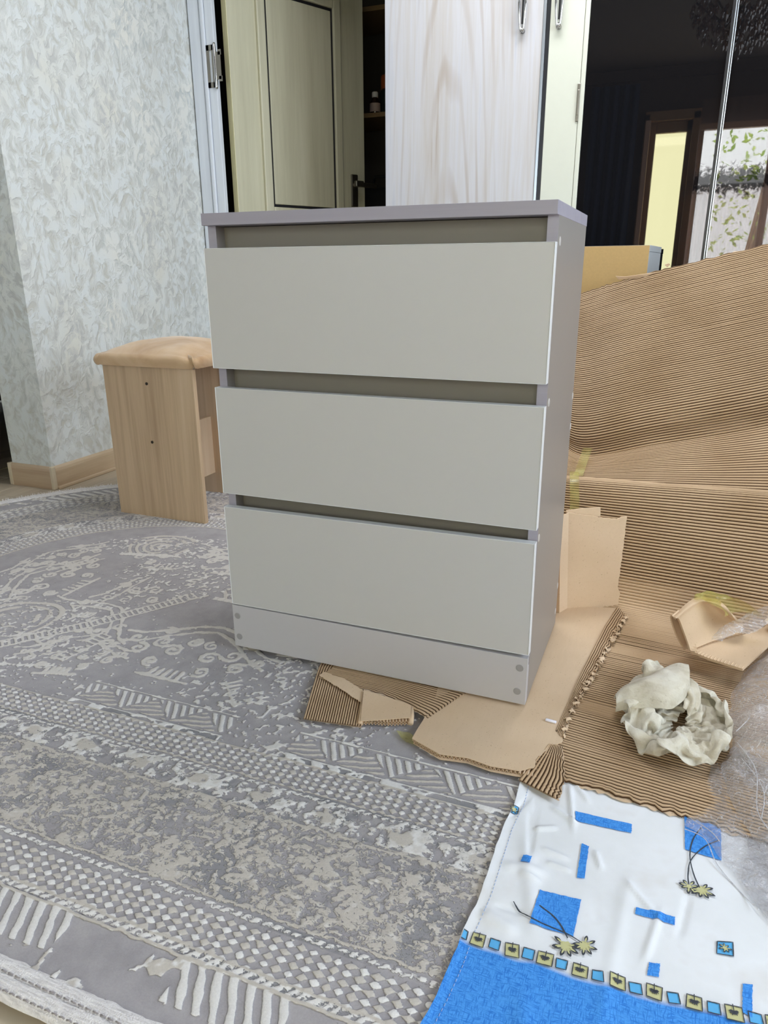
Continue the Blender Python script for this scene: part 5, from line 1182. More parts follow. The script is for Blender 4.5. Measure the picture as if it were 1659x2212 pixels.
# the bunched cloth: settled cloth shape, 80 x 22 points round a ring
_q = np.array([-49,-619,344,-26,-534,393,-2,-414,405,34,-321,355,57,-228,404,-4,-191,448,-32,-112,472,-51,15,475,-72,142,477,-98,246,467,-59,258,421,-131,336,405,-205,391,393,-248,463,352,-297,454,293,-249,487,228,-185,449,183,-96,431,194,-83,451,132,-160,461,104,-229,402,118,-183,364,170,-18,-580,311,0,-490,356,-54,-404,386,1,-303,398,18,-187,371,-3,-108,419,-78,-116,451,-122,-21,462,-154,93,468,-165,186,443,-150,270,382,-110,262,322,-189,317,312,-267,333,290,-202,360,251,-251,326,180,-189,263,223,-161,229,164,-153,253,99,-133,262,40,-100,390,29,-101,498,65,-12,-550,289,21,-454,325,-39,-368,341,-60,-302,400,-39,-171,401,-39,-47,379,-110,-65,403,-183,-44,437,-115,12,437,-164,74,397,-108,156,424,-155,136,371,-180,143,299,-211,233,345,-240,209,292,-320,235,260,-296,150,207,-288,145,140,-297,214,82,-278,335,56,-248,468,76,-250,415,12,-43,-589,318,-8,-458,307,21,-346,324,-54,-295,350,-96,-187,383,-89,-91,343,-134,3,351,-213,17,382,-200,-20,447,-208,85,455,-198,127,398,-227,258,408,-275,196,360,-250,69,358,-297,61,300,-344,47,236,-424,83,213,-432,171,167,-441,275,128,-441,380,84,-364,332,120,-289,390,142,-85,-572,322,-59,-460,342,-5,-374,290,-27,-264,312,-40,-162,348,-144,-157,358,-178,-87,391,-252,-119,362,-285,-36,412,-249,80,396,-292,190,403,-282,186,462,-351,213,425,-341,213,355,-277,247,309,-368,169,320,-442,210,300,-382,278,259,-349,353,217,-325,434,169,-292,531,121,-352,594,85,-59,-566,294,-97,-472,328,-68,-365,299,-40,-242,268,-41,-132,296,-125,-86,305,-208,-135,337,-242,-25,312,-316,23,347,-359,93,391,-259,59,398,-275,21,456,-245,160,452,-265,271,435,-319,334,396,-401,258,409,-433,358,374,-418,446,325,-352,509,297,-407,549,249,-407,652,196,-362,765,184,-23,-537,269,-58,-429,307,-113,-378,275,-61,-300,309,-97,-193,323,-160,-178,277,-237,-124,283,-316,-63,305,-327,-91,374,-343,-20,428,-371,84,404,-350,147,455,-319,172,485,-318,300,485,-380,263,461,-316,353,462,-343,465,447,-360,555,414,-379,661,382,-422,714,331,-503,740,300,-430,810,311,6,-505,255,-64,-444,270,-75,-317,248,-120,-326,310,-129,-241,365,-200,-193,325,-270,-216,293,-345,-164,316,-400,-90,350,-426,-24,403,-352,-23,452,-424,27,467,-446,138,485,-349,127,488,-387,221,510,-407,360,504,-442,462,488,-476,533,466,-487,510,411,-534,608,395,-567,724,422,-487,749,439,22,-466,236,-63,-480,244,-117,-375,241,-105,-266,274,-135,-328,341,-196,-263,373,-277,-265,356,-312,-158,375,-390,-182,402,-469,-135,429,-418,-113,469,-404,-60,498,-468,-20,476,-459,109,461,-442,222,461,-497,202,491,-477,285,464,-520,359,435,-600,389,437,-662,482,436,-582,504,461,-525,541,483,26,-486,205,-28,-417,242,-110,-448,272,-143,-317,252,-176,-259,314,-180,-358,357,-234,-313,399,-285,-218,430,-358,-227,457,-434,-199,470,-521,-150,472,-509,-115,504,-542,-18,503,-556,106,489,-563,176,463,-536,244,429,-620,277,453,-629,350,480,-568,400,504,-615,511,504,-667,604,508,-662,686,484,-3,-512,186,-45,-414,204,-117,-487,238,-155,-413,280,-197,-280,262,-221,-375,317,-278,-351,363,-342,-303,399,-373,-347,451,-448,-334,466,-529,-304,471,-583,-197,481,-601,-84,470,-521,-38,463,-521,39,424,-601,85,448,-601,111,482,-660,162,501,-704,268,506,-747,370,497,-784,461,480,-701,451,467,-37,-554,189,-62,-427,166,-113,-398,212,-183,-462,242,-166,-353,285,-239,-316,263,-306,-306,314,-342,-396,358,-414,-368,392,-479,-314,416,-515,-208,431,-584,-284,438,-567,-166,413,-553,-53,385,-631,-42,397,-649,-97,455,-698,26,457,-747,128,460,-717,224,446,-664,315,440,-718,376,403,-792,334,386,-53,-552,226,-76,-500,159,-134,-401,172,-189,-364,219,-212,-432,275,-274,-383,303,-333,-383,259,-348,-294,317,-396,-242,369,-471,-220,365,-555,-210,358,-561,-332,362,-606,-240,335,-583,-129,304,-642,-184,345,-710,-164,372,-762,-53,367,-686,-15,402,-632,68,387,-605,181,356,-641,270,304,-674,377,286,-66,-608,219,-97,-490,200,-168,-456,152,-225,-402,192,-262,-405,255,-263,-493,309,-306,-388,314,-391,-395,300,-378,-261,305,-448,-197,293,-475,-283,338,-523,-312,280,-599,-322,262,-671,-240,271,-702,-121,264,-640,-85,299,-645,17,315,-675,131,319,-762,144,341,-750,86,401,-744,234,408,-690,175,362,-73,-641,190,-123,-543,214,-189,-507,168,-262,-446,166,-298,-456,226,-305,-532,281,-327,-485,333,-409,-431,354,-444,-358,311,-386,-296,261,-445,-229,258,-513,-154,258,-589,-158,244,-639,-163,190,-590,-80,226,-612,33,215,-680,73,216,-763,68,236,-771,-42,278,-788,89,282,-850,155,310,-823,288,312,-82,-644,158,-132,-623,210,-194,-515,217,-249,-535,161,-326,-496,179,-352,-480,243,-357,-549,305,-441,-529,331,-452,-473,268,-468,-353,280,-501,-321,225,-462,-236,195,-537,-279,198,-513,-165,185,-556,-114,132,-629,-68,128,-700,-32,125,-773,19,130,-839,36,183,-919,76,219,-860,153,172,-924,184,211,-69,-575,150,-142,-641,173,-184,-588,232,-248,-617,191,-328,-596,181,-345,-580,258,-411,-521,260,-460,-611,282,-527,-533,281,-533,-430,241,-460,-437,194,-471,-363,149,-507,-282,111,-581,-210,110,-598,-291,160,-670,-245,171,-739,-224,154,-802,-168,178,-777,-125,242,-849,-135,201,-913,-81,150,-965,2,122,-87,-543,118,-144,-571,158,-192,-644,199,-257,-694,231,-339,-702,217,-342,-574,204,-414,-524,210,-454,-625,217,-491,-518,217,-572,-548,231,-566,-438,196,-541,-470,127,-557,-418,75,-630,-353,69,-695,-354,111,-712,-428,161,-769,-399,201,-813,-350,240,-868,-293,280,-941,-202,291,-993,-118,267,-1043,-40,242,-78,-603,101,-157,-592,120,-219,-596,159,-236,-710,180,-292,-750,241,-365,-659,240,-422,-627,195,-467,-536,162,-541,-590,175,-585,-489,161,-650,-537,199,-645,-446,145,-664,-472,86,-644,-514,31,-717,-461,37,-774,-390,72,-827,-349,108,-889,-345,149,-938,-401,196,-1003,-320,197,-971,-231,152,-1020,-150,127,-92,-671,92,-153,-656,136,-220,-613,117,-269,-620,165,-337,-658,202,-406,-741,241,-468,-685,219,-449,-647,150,-487,-579,120,-569,-573,101,-584,-633,152,-661,-590,172,-676,-620,114,-694,-683,54,-751,-623,97,-776,-537,143,-856,-541,136,-917,-541,115,-936,-445,83,-990,-499,127,-1057,-429,118,-980,-384,99,-125,-684,77,-146,-727,132,-223,-688,139,-301,-614,125,-362,-662,153,-404,-785,178,-480,-803,204,-496,-753,138,-471,-689,87,-533,-674,59,-598,-707,86,-676,-709,119,-731,-737,158,-742,-810,101,-728,-771,160,-803,-735,136,-794,-683,73,-841,-643,34,-908,-623,9,-986,-624,19,-1023,-513,6,-1086,-441,5,-161,-616,72,-184,-700,115,-239,-766,140,-302,-683,158,-352,-747,122,-394,-681,173,-463,-742,162,-417,-770,114,-480,-835,93,-543,-769,109,-545,-684,152,-614,-659,185,-609,-755,151,-621,-851,112,-698,-913,106,-780,-927,113,-853,-865,94,-915,-809,84,-947,-712,112,-970,-599,140,-1045,-603,126,-1120,-604,107,-179,-639,44,-228,-647,95,-283,-749,102,-259,-721,154,-303,-792,149,-356,-783,202,-388,-788,140,-427,-897,134,-493,-856,162,-567,-887,150,-534,-810,194,-553,-722,240,-577,-833,223,-648,-880,212,-699,-806,191,-767,-846,209,-815,-753,190,-872,-686,181,-888,-789,215,-962,-811,192,-1034,-833,168,-1098,-796,192,-151,-710,47,-237,-672,57,-303,-695,87,-274,-791,126,-267,-866,168,-291,-765,196,-351,-847,185,-424,-901,197,-473,-977,177,-552,-988,195,-571,-923,246,-588,-838,290,-637,-745,278,-671,-695,228,-701,-738,286,-765,-684,269,-823,-716,300,-898,-682,298,-973,-635,288,-1030,-720,291,-1034,-842,295,-976,-901,274,-147,-759,65,-229,-739,77,-303,-768,62,-332,-797,118,-283,-883,128,-306,-869,189,-340,-875,246,-375,-973,236,-444,-915,243,-502,-973,263,-480,-860,240,-510,-755,256,-534,-664,279,-605,-649,307,-656,-561,317,-730,-542,339,-803,-550,366,-871,-571,397,-942,-619,412,-1012,-677,422,-945,-721,387,-1019,-756,379,-190,-750,47,-226,-809,95,-303,-817,92,-373,-845,93,-342,-885,151,-310,-970,170,-286,-949,236,-341,-878,275,-407,-876,304,-428,-986,310,-492,-901,313,-526,-809,328,-495,-708,355,-536,-631,386,-610,-603,411,-682,-616,432,-747,-680,441,-808,-754,434,-858,-763,465,-918,-836,467,-974,-924,453,-953,-975,404,-186,-797,57,-261,-790,66,-295,-892,83,-339,-854,125,-397,-927,127,-381,-951,178,-334,-1027,203,-327,-1011,270,-351,-968,326,-389,-973,377,-467,-963,389,-440,-862,368,-506,-849,405,-560,-800,364,-618,-731,340,-602,-753,402,-646,-822,439,-695,-861,466,-756,-922,476,-808,-998,486,-870,-1064,495,-947,-1007,495,-173,-853,90,-237,-813,39,-315,-837,48,-340,-907,91,-358,-995,128,-419,-1009,151,-403,-1064,200,-387,-1100,259,-347,-1101,312,-392,-1117,363,-452,-1071,333,-510,-997,361,-566,-926,339,-631,-939,374,-695,-871,358,-688,-766,326,-747,-791,368,-805,-843,404,-784,-950,385,-850,-996,403,-922,-1054,420,-852,-1088,432,-139,-826,73,-212,-858,81,-280,-904,43,-351,-944,51,-396,-996,84,-358,-1007,141,-341,-1097,179,-341,-1169,225,-385,-1195,273,-436,-1200,315,-499,-1194,354,-572,-1128,350,-565,-1075,297,-599,-977,285,-677,-952,268,-728,-878,246,-743,-949,296,-765,-840,297,-840,-801,308,-909,-849,312,-893,-974,303,-846,-1061,301,-161,-800,39,-181,-900,72,-255,-916,90,-305,-995,70,-354,-1072,72,-414,-1054,110,-423,-1100,165,-406,-1210,183,-434,-1256,228,-493,-1231,259,-530,-1134,281,-590,-1226,286,-660,-1166,281,-676,-1085,237,-643,-1024,182,-718,-992,166,-784,-998,193,-786,-1029,253,-869,-1001,255,-834,-924,211,-889,-876,179,-943,-900,225,-185,-803,8,-225,-883,38,-238,-977,78,-287,-1006,120,-350,-1060,126,-372,-1139,85,-448,-1131,107,-459,-1245,128,-447,-1160,176,-505,-1112,216,-581,-1129,216,-557,-1252,201,-629,-1298,228,-626,-1214,185,-696,-1199,204,-713,-1180,141,-775,-1194,179,-832,-1145,163,-810,-1205,218,-876,-1159,196,-940,-1113,161,-1004,-1076,142,-169,-854,11,-236,-925,4,-276,-986,36,-301,-1057,82,-327,-1137,112,-384,-1184,137,-399,-1210,77,-467,-1169,77,-506,-1212,120,-473,-1245,179,-526,-1167,153,-590,-1209,122,-649,-1283,133,-691,-1357,179,-729,-1311,124,-780,-1348,164,-816,-1342,106,-888,-1338,131,-914,-1357,189,-945,-1347,245,-995,-1252,260,-972,-1287,203,-154,-868,40,-211,-956,33,-250,-1056,33,-322,-1090,33,-346,-1163,60,-333,-1207,115,-404,-1259,138,-434,-1273,80,-505,-1301,77,-535,-1315,127,-505,-1308,187,-574,-1345,174,-560,-1375,108,-623,-1441,105,-619,-1388,159,-675,-1468,147,-744,-1448,182,-804,-1417,215,-770,-1307,225,-802,-1239,265,-843,-1274,313,-910,-1225,326,-135,-913,25,-184,-971,72,-245,-1054,85,-295,-1145,80,-302,-1198,25,-340,-1251,56,-332,-1277,120,-391,-1319,143,-426,-1356,90,-496,-1400,87,-441,-1400,131,-460,-1360,185,-521,-1429,187,-576,-1523,175,-644,-1547,200,-669,-1497,249,-659,-1372,267,-713,-1389,308,-780,-1437,321,-846,-1456,285,-903,-1454,236,-923,-1474,292,-132,-965,11,-202,-1010,28,-206,-1091,82,-252,-1182,100,-256,-1268,57,-292,-1357,39,-370,-1311,55,-405,-1391,91,-384,-1452,135,-429,-1507,97,-469,-1535,139,-486,-1506,194,-457,-1499,250,-517,-1422,245,-527,-1544,234,-545,-1483,281,-593,-1523,329,-656,-1580,315,-719,-1639,291,-783,-1664,263,-757,-1557,245,-811,-1563,203,-125,-936,49,-162,-1035,13,-209,-1102,31,-263,-1167,47,-284,-1243,104,-322,-1333,93,-302,-1396,43,-352,-1478,53,-311,-1411,97,-367,-1411,142,-370,-1522,154,-378,-1509,208,-377,-1398,215,-398,-1428,276,-447,-1513,313,-451,-1628,297,-510,-1611,258,-565,-1688,241,-622,-1708,211,-672,-1650,176,-733,-1617,123,-680,-1537,116,-136,-944,80,-170,-1039,55,-166,-1154,28,-221,-1220,34,-220,-1259,94,-275,-1344,129,-269,-1438,92,-271,-1527,60,-277,-1538,116,-278,-1427,146,-300,-1448,200,-302,-1516,153,-317,-1537,209,-339,-1584,271,-395,-1660,265,-371,-1591,211,-423,-1627,170,-492,-1629,145,-538,-1671,115,-592,-1725,80,-670,-1790,43,-617,-1710,30,-131,-989,56,-181,-1053,93,-201,-1166,72,-163,-1237,28,-208,-1324,59,-205,-1344,118,-224,-1379,56,-190,-1492,59,-217,-1448,108,-187,-1463,162,-209,-1497,215,-214,-1585,169,-231,-1632,217,-290,-1634,182,-290,-1709,237,-352,-1774,240,-427,-1798,226,-406,-1794,167,-462,-1861,142,-543,-1878,152,-618,-1845,172,-589,-1904,111,-129,-1037,23,-161,-1116,68,-182,-1192,108,-124,-1243,61,-154,-1342,44,-148,-1301,107,-171,-1409,110,-112,-1439,70,-143,-1521,102,-162,-1584,132,-126,-1591,193,-134,-1665,238,-126,-1695,168,-216,-1748,149,-259,-1837,168,-311,-1902,180,-367,-1958,187,-432,-1981,214,-494,-1938,251,-535,-1825,266,-478,-1765,232,-559,-1774,231,-85,-1042,25,-124,-1139,38,-120,-1179,95,-185,-1218,79,-133,-1284,96,-132,-1401,106,-134,-1330,154,-97,-1439,142,-57,-1527,133,-65,-1619,150,-78,-1720,181,-127,-1797,200,-184,-1786,232,-244,-1678,236,-231,-1780,268,-287,-1798,268,-315,-1910,282,-402,-1885,301,-414,-1974,356,-447,-1876,378,-496,-1766,349,-491,-1658,338,-97,-1008,52,-77,-1107,37,-85,-1204,64,-148,-1209,104,-168,-1283,142,-102,-1324,147,-86,-1403,184,-143,-1469,196,-69,-1481,206,-72,-1575,227,-59,-1673,250,-78,-1763,272,-123,-1830,294,-163,-1755,311,-227,-1709,356,-270,-1743,379,-219,-1824,349,-261,-1952,342,-286,-1850,349,-327,-1756,347,-359,-1624,329,-326,-1710,299,-129,-1013,86,-114,-1124,74,-45,-1168,84,-101,-1260,94,-138,-1218,147,-145,-1285,192,-105,-1348,227,-167,-1384,244,-97,-1414,265,-110,-1523,286,-148,-1600,288,-98,-1647,329,-153,-1698,349,-178,-1754,396,-156,-1854,391,-207,-1898,415,-251,-1920,452,-318,-1960,444,-364,-1884,450,-368,-1775,458,-433,-1765,427,-362,-1702,437,-169,-1018,98,-146,-1122,113,-70,-1163,125,-47,-1278,118,-72,-1213,162,-99,-1219,223,-166,-1259,235,-192,-1295,282,-197,-1394,274,-206,-1480,300,-220,-1555,334,-188,-1600,387,-103,-1583,399,-84,-1660,428,-126,-1728,458,-199,-1719,452,-267,-1716,460,-320,-1755,481,-325,-1829,505,-384,-1896,509,-447,-1905,490,-457,-1906,457,-123,-1024,81,-118,-1072,133,-117,-1157,156,-35,-1195,157,-45,-1309,157,-65,-1318,212,-82,-1239,261,-111,-1274,311,-165,-1317,337,-175,-1417,364,-143,-1520,385,-197,-1448,419,-183,-1516,456,-157,-1589,475,-126,-1636,498,-144,-1738,498,-172,-1824,490,-209,-1872,471,-217,-1955,491,-272,-1971,470,-299,-2055,479,-319,-2075,453,-79,-1019,65,-78,-1096,109,-115,-1084,163,-95,-1166,190,-37,-1243,212,11,-1319,217,-48,-1363,247,-92,-1398,297,-74,-1320,338,-88,-1330,390,-90,-1394,340,-83,-1456,396,-65,-1498,444,-41,-1581,457,-23,-1676,470,-22,-1783,477,-45,-1871,464,-77,-1951,450,-150,-1933,425,-191,-1999,386,-178,-2100,413,-162,-1998,448,-95,-961,81,-55,-1026,111,-65,-1131,135,-55,-1126,194,-38,-1176,250,-25,-1272,265,25,-1363,268,-28,-1320,319,6,-1387,351,8,-1420,401,-25,-1494,368,-63,-1582,338,-27,-1633,390,50,-1593,385,86,-1668,418,3,-1698,415,-59,-1746,392,-103,-1807,363,-102,-1884,314,-83,-1993,302,-53,-1977,357,-63,-2077,341,-120,-939,107,-101,-1019,144,-37,-1063,164,6,-1167,172,17,-1238,213,42,-1194,277,-11,-1258,294,44,-1223,332,78,-1297,364,47,-1379,335,41,-1472,307,34,-1562,288,3,-1663,291,8,-1729,329,34,-1810,360,73,-1874,410,32,-1901,358,11,-1871,302,13,-1761,278,9,-1851,232,59,-1926,261,34,-2009,228,-108,-901,119,-73,-966,151,-37,-1026,198,-1,-1106,224,75,-1154,198,8,-1178,231,37,-1272,249,88,-1299,283,76,-1398,305,140,-1395,347,122,-1500,354,103,-1610,367,106,-1580,313,108,-1677,292,116,-1789,286,162,-1777,340,186,-1877,337,167,-1886,279,153,-1836,228,144,-1712,208,141,-1788,160,161,-1906,142,-83,-896,156,-36,-987,125,-10,-1082,151,22,-1039,209,70,-1079,242,81,-1190,235,81,-1279,195,73,-1381,235,138,-1418,251,70,-1426,273,89,-1529,269,159,-1541,308,241,-1575,313,228,-1645,274,160,-1601,272,180,-1709,242,198,-1684,298,249,-1719,323,261,-1834,321,257,-1901,274,264,-1940,217,238,-1942,266,-54,-870,155,-33,-978,171,8,-1035,124,55,-1025,174,109,-1075,204,138,-1155,213,155,-1260,201,116,-1365,172,113,-1292,227,162,-1355,246,134,-1454,208,134,-1563,222,133,-1480,269,194,-1520,227,244,-1564,199,315,-1645,210,250,-1704,184,313,-1717,204,338,-1653,264,397,-1740,261,331,-1719,228,365,-1816,209,-56,-901,120,-18,-922,176,51,-968,134,40,-1090,139,118,-1089,154,99,-1182,166,111,-1278,157,194,-1287,158,160,-1390,186,231,-1310,201,250,-1425,197,170,-1410,220,234,-1449,251,263,-1513,302,327,-1566,276,269,-1506,263,287,-1498,197,316,-1536,148,335,-1622,139,403,-1682,136,437,-1789,138,412,-1725,87,-14,-911,102,-5,-851,163,43,-937,180,96,-1035,162,89,-1096,104,146,-1149,129,110,-1229,103,139,-1324,106,204,-1401,116,250,-1444,157,267,-1312,164,278,-1333,220,279,-1305,281,246,-1362,242,316,-1396,225,375,-1484,220,409,-1589,207,362,-1559,254,407,-1644,253,481,-1650,233,509,-1589,189,477,-1522,149,-25,-868,89,7,-916,139,75,-885,168,126,-964,146,129,-1023,86,107,-1144,81,140,-1220,52,190,-1238,93,245,-1273,130,317,-1332,147,326,-1443,189,391,-1380,215,352,-1269,198,359,-1310,265,346,-1363,316,346,-1470,320,399,-1428,281,474,-1443,302,475,-1515,342,538,-1507,317,507,-1415,274,573,-1412,244,-26,-803,115,28,-893,99,100,-899,128,85,-996,113,169,-1031,121,148,-1074,59,183,-1148,25,235,-1222,43,256,-1311,67,315,-1366,79,368,-1422,107,434,-1368,129,441,-1396,183,453,-1404,239,470,-1345,289,427,-1308,337,360,-1251,335,424,-1300,378,500,-1305,366,533,-1355,410,605,-1368,387,673,-1376,360,-59,-849,112,14,-850,135,59,-943,97,81,-1016,62,155,-966,78,199,-1075,103,246,-1086,47,246,-1156,97,308,-1207,73,375,-1262,70,409,-1288,119,355,-1240,155,391,-1249,213,456,-1220,232,376,-1241,257,388,-1148,290,429,-1048,340,454,-1058,397,524,-1086,419,608,-1150,424,672,-1160,388,701,-1145,329,-41,-844,73,27,-818,113,101,-888,103,118,-956,49,182,-1013,26,206,-961,89,242,-1049,109,308,-1073,130,353,-1152,126,412,-1145,83,445,-1165,137,432,-1156,204,378,-1083,202,442,-1060,221,478,-1130,251,518,-1224,278,460,-1270,306,486,-1141,288,537,-1054,295,502,-1154,325,545,-1280,332,536,-1172,358,-46,-787,62,19,-839,67,76,-915,58,156,-892,67,161,-913,10,227,-977,27,287,-1020,62,350,-1000,92,356,-1024,147,420,-1009,111,412,-1035,167,460,-1081,128,489,-1063,186,493,-1141,134,486,-1237,163,507,-1341,192,558,-1354,242,607,-1276,286,654,-1203,262,657,-1087,270,700,-1187,296,675,-1296,320,-12,-749,88,45,-796,45,96,-885,24,158,-813,53,183,-922,60,246,-884,20,256,-926,74,305,-915,126,350,-897,168,406,-956,190,477,-898,168,532,-983,168,596,-1045,158,609,-1143,138,609,-1256,144,612,-1368,122,663,-1357,184,598,-1291,181,552,-1181,182,525,-1196,235,535,-1110,267,601,-1062,292,21,-717,74,64,-808,94,103,-804,28,198,-800,18,182,-846,85,256,-813,69,300,-901,32,344,-841,77,394,-916,96,453,-901,136,480,-1000,109,543,-928,83,515,-1054,98,519,-1168,80,598,-1163,53,659,-1163,93,708,-1156,147,635,-1097,181,654,-1075,237,625,-1053,186,572,-943,191,641,-987,167,17,-730,33,63,-755,100,133,-829,83,199,-745,55,231,-799,106,293,-858,120,308,-781,57,380,-817,22,453,-856,39,403,-951,70,448,-967,32,517,-989,3,593,-1024,23,581,-1005,81,659,-1024,99,585,-1008,119,657,-961,114,731,-962,131,775,-981,176,737,-972,236,686,-951,287,612,-866,286,51,-666,32,93,-771,66,151,-818,125,210,-749,112,259,-778,48,296,-749,115,354,-822,118,394,-730,71,423,-820,102,490,-872,98,535,-863,51,558,-842,0,604,-861,47,680,-906,49,622,-861,86,595,-811,142,625,-832,199,699,-894,239,670,-831,182,722,-749,200,780,-764,250,771,-787,311,30,-649,57,94,-699,57,143,-719,100,206,-788,149,259,-736,91,326,-703,55,335,-712,131,396,-764,143,481,-768,139,550,-763,100,504,-712,48,574,-695,31,650,-723,14,711,-736,48,696,-711,112,636,-642,140,691,-675,169,630,-688,217,592,-715,269,654,-725,310,698,-676,349,707,-559,334,49,-627,80,100,-718,85,160,-646,98,157,-759,89,207,-662,64,278,-588,58,370,-649,74,433,-654,110,490,-625,151,472,-689,93,545,-653,114,613,-628,94,684,-612,67,755,-574,39,768,-557,99,754,-553,161,736,-517,219,719,-554,273,661,-535,317,590,-501,286,579,-509,354,584,-496,416,28,-701,93,99,-667,110,167,-652,140,152,-659,79,214,-606,106,286,-683,88,348,-639,145,412,-614,166,420,-612,103,467,-574,48,546,-543,61,596,-470,92,649,-460,43,720,-407,32,679,-432,87,652,-433,145,612,-431,202,634,-396,257,715,-369,256,713,-364,319,670,-301,364,623,-244,402,28,-698,121,109,-710,143,195,-734,173,181,-606,137,203,-568,60,282,-572,81,325,-534,148,402,-503,145,460,-496,106,432,-452,50,507,-432,25,587,-440,9,611,-323,10,675,-234,38,715,-254,98,662,-240,147,718,-321,166,717,-230,216,694,-139,261,635,-165,304,701,-93,303,648,-30,337,64,-728,152,122,-616,146,207,-641,182,227,-702,131,259,-594,121,265,-461,114,317,-533,77,396,-486,83,397,-449,143,474,-447,123,533,-379,99,543,-310,40,583,-290,94,610,-162,109,591,-250,143,579,-381,122,582,-379,184,580,-314,243,615,-257,187,615,-142,185,617,-26,194,643,83,215,39,-689,162,114,-704,173,167,-574,173,239,-675,165,305,-614,156,226,-536,146,302,-479,139,316,-436,73,396,-404,77,415,-334,128,479,-270,138,453,-340,80,494,-257,37,568,-218,14,521,-180,76,512,-192,139,537,-174,192,450,-218,200,500,-227,262,558,-171,299,612,-84,320,581,-125,262,27,-624,133,88,-666,193,167,-683,187,252,-663,212,297,-575,196,219,-510,193,227,-432,141,281,-353,116,330,-328,54,398,-260,57,381,-233,125,461,-192,113,450,-115,57,523,-63,38,602,-42,95,580,-31,158,500,6,167,543,-55,208,533,-19,268,452,-24,264,478,57,313,550,114,287,21,-635,161,95,-575,158,146,-652,218,222,-638,247,300,-568,244,297,-486,193,279,-358,161,351,-422,134,320,-307,123,327,-195,96,369,-125,63,429,-52,79,479,-26,134,526,48,108,475,33,51,574,64,58,608,103,120,626,124,181,533,124,177,457,151,180,387,121,212,434,27,200,32,-665,195,66,-544,178,143,-553,196,198,-558,256,276,-505,276,337,-436,240,257,-441,196,304,-343,176,371,-260,175,371,-144,159,362,-37,133,357,66,99,425,49,59,415,-3,121,454,87,146,495,194,122,540,292,106,532,292,176,527,310,243,514,235,295,468,155,330,431,38,333,49,-679,226,57,-555,221,137,-569,231,168,-458,237,247,-515,221,266,-412,260,300,-343,220,242,-266,185,292,-259,131,270,-146,143,260,-29,136,289,-54,70,308,58,41,358,156,82,366,207,151,379,253,84,415,263,141,398,389,157,385,302,228,357,240,285,353,142,240,300,166,286,54,-673,252,52,-547,253,136,-560,269,187,-469,283,186,-474,216,219,-354,224,281,-296,264,325,-243,216,247,-196,191,179,-171,153,169,-90,115,178,-3,67,219,76,101,243,208,75,280,101,122,292,205,158,289,329,141,283,326,209,268,425,271,219,316,254,234,272,188,170,181,197,105,-678,246,82,-558,278,136,-461,281,200,-557,304,224,-451,259,169,-347,265,203,-269,232,270,-182,249,248,-76,214,164,-80,207,179,14,175,160,103,127,111,49,79,151,108,30,183,198,98,214,315,102,144,319,136,187,414,136,271,493,148,199,545,205,127,456,217,212,423,191,69,-715,266,117,-630,291,97,-484,297,173,-473,332,252,-444,310,203,-323,315,247,-243,284,176,-180,273,173,-58,247,152,48,223,80,8,185,55,67,134,26,162,93,41,208,33,134,239,0,103,219,62,152,314,29,228,355,36,167,378,77,258,391,119,188,491,102,134,580,110,35,-670,284,108,-663,324,137,-549,320,152,-402,319,233,-395,353,275,-293,332,222,-182,330,215,-79,296,143,-23,311,95,55,281,66,130,231,117,150,180,128,219,128,73,319,105,18,305,54,92,394,26,92,461,93,153,533,60,218,549,7,275,601,57,305,639,132,266,606,195,47,-621,286,86,-633,349,159,-558,359,131,-436,365,183,-335,347,229,-248,371,277,-136,371,260,-20,337,214,64,306,156,150,302,134,232,260,138,297,200,76,347,161,-7,297,171,-22,397,129,-26,477,68,13,510,14,55,621,2,100,663,61,148,722,110,161,686,183,113,602,139,20,-558,287,63,-578,358,135,-542,393,169,-420,401,147,-301,382,164,-187,368,212,-103,402,240,22,397,230,133,364,214,243,336,187,340,303,129,404,264,98,290,247,99,382,195,94,473,140,73,580,108,8,654,84,-61,700,56,-14,803,81,-3,754,138,2,696,201,72,778,229,8,-597,295,58,-517,324,92,-495,396,130,-419,438,151,-291,430,114,-183,399,137,-64,390,164,36,425,170,162,415,162,280,395,105,291,346,60,318,293,-5,341,253,-7,421,203,31,528,230,4,467,166,-64,539,150,-127,610,136,-143,728,124,-146,841,174,-118,850,245,-81,748,286,24,-637,330,29,-523,349,93,-447,354,75,-382,421,93,-293,459,113,-171,453,77,-70,425,88,49,447,82,167,430,85,293,437,44,368,393,-17,383,349,-12,480,303,-35,352,288,-67,409,227,-99,533,230,-54,634,244,-113,718,236,-210,749,231,-300,763,207,-278,793,275,-248,703,321,-7,-666,355,32,-558,389,57,-440,393,76,-315,380,36,-289,444,49,-192,467,39,-68,465,5,38,450,8,160,460,-5,280,458,-27,409,450,-75,473,407,-117,469,351,-153,375,313,-180,437,259,-168,489,318,-180,589,269,-208,561,208,-194,592,149,-229,546,210,-293,605,180,-313,524,226], float).reshape(80, 22, 3)*1e-4
o = link('bunched_cloth', gridmesh(_q+np.array((0.86, 0.11, -0.0080)), wrap_u=True), M_rag, rag, True, False)
m = o.modifiers.new('thickness', 'SOLIDIFY'); m.thickness = 0.0016; m.offset = 0
m = o.modifiers.new('smooth', 'SUBSURF'); m.levels = 2; m.render_levels = 2
t_ = bpy.data.textures.new('cloth_wrinkle', 'CLOUDS'); t_.noise_scale = 0.012
m = o.modifiers.new('wrinkle', 'DISPLACE'); m.texture = t_; m.strength = 0.0022; m.mid_level = 0.5; m.texture_coords = 'GLOBAL'
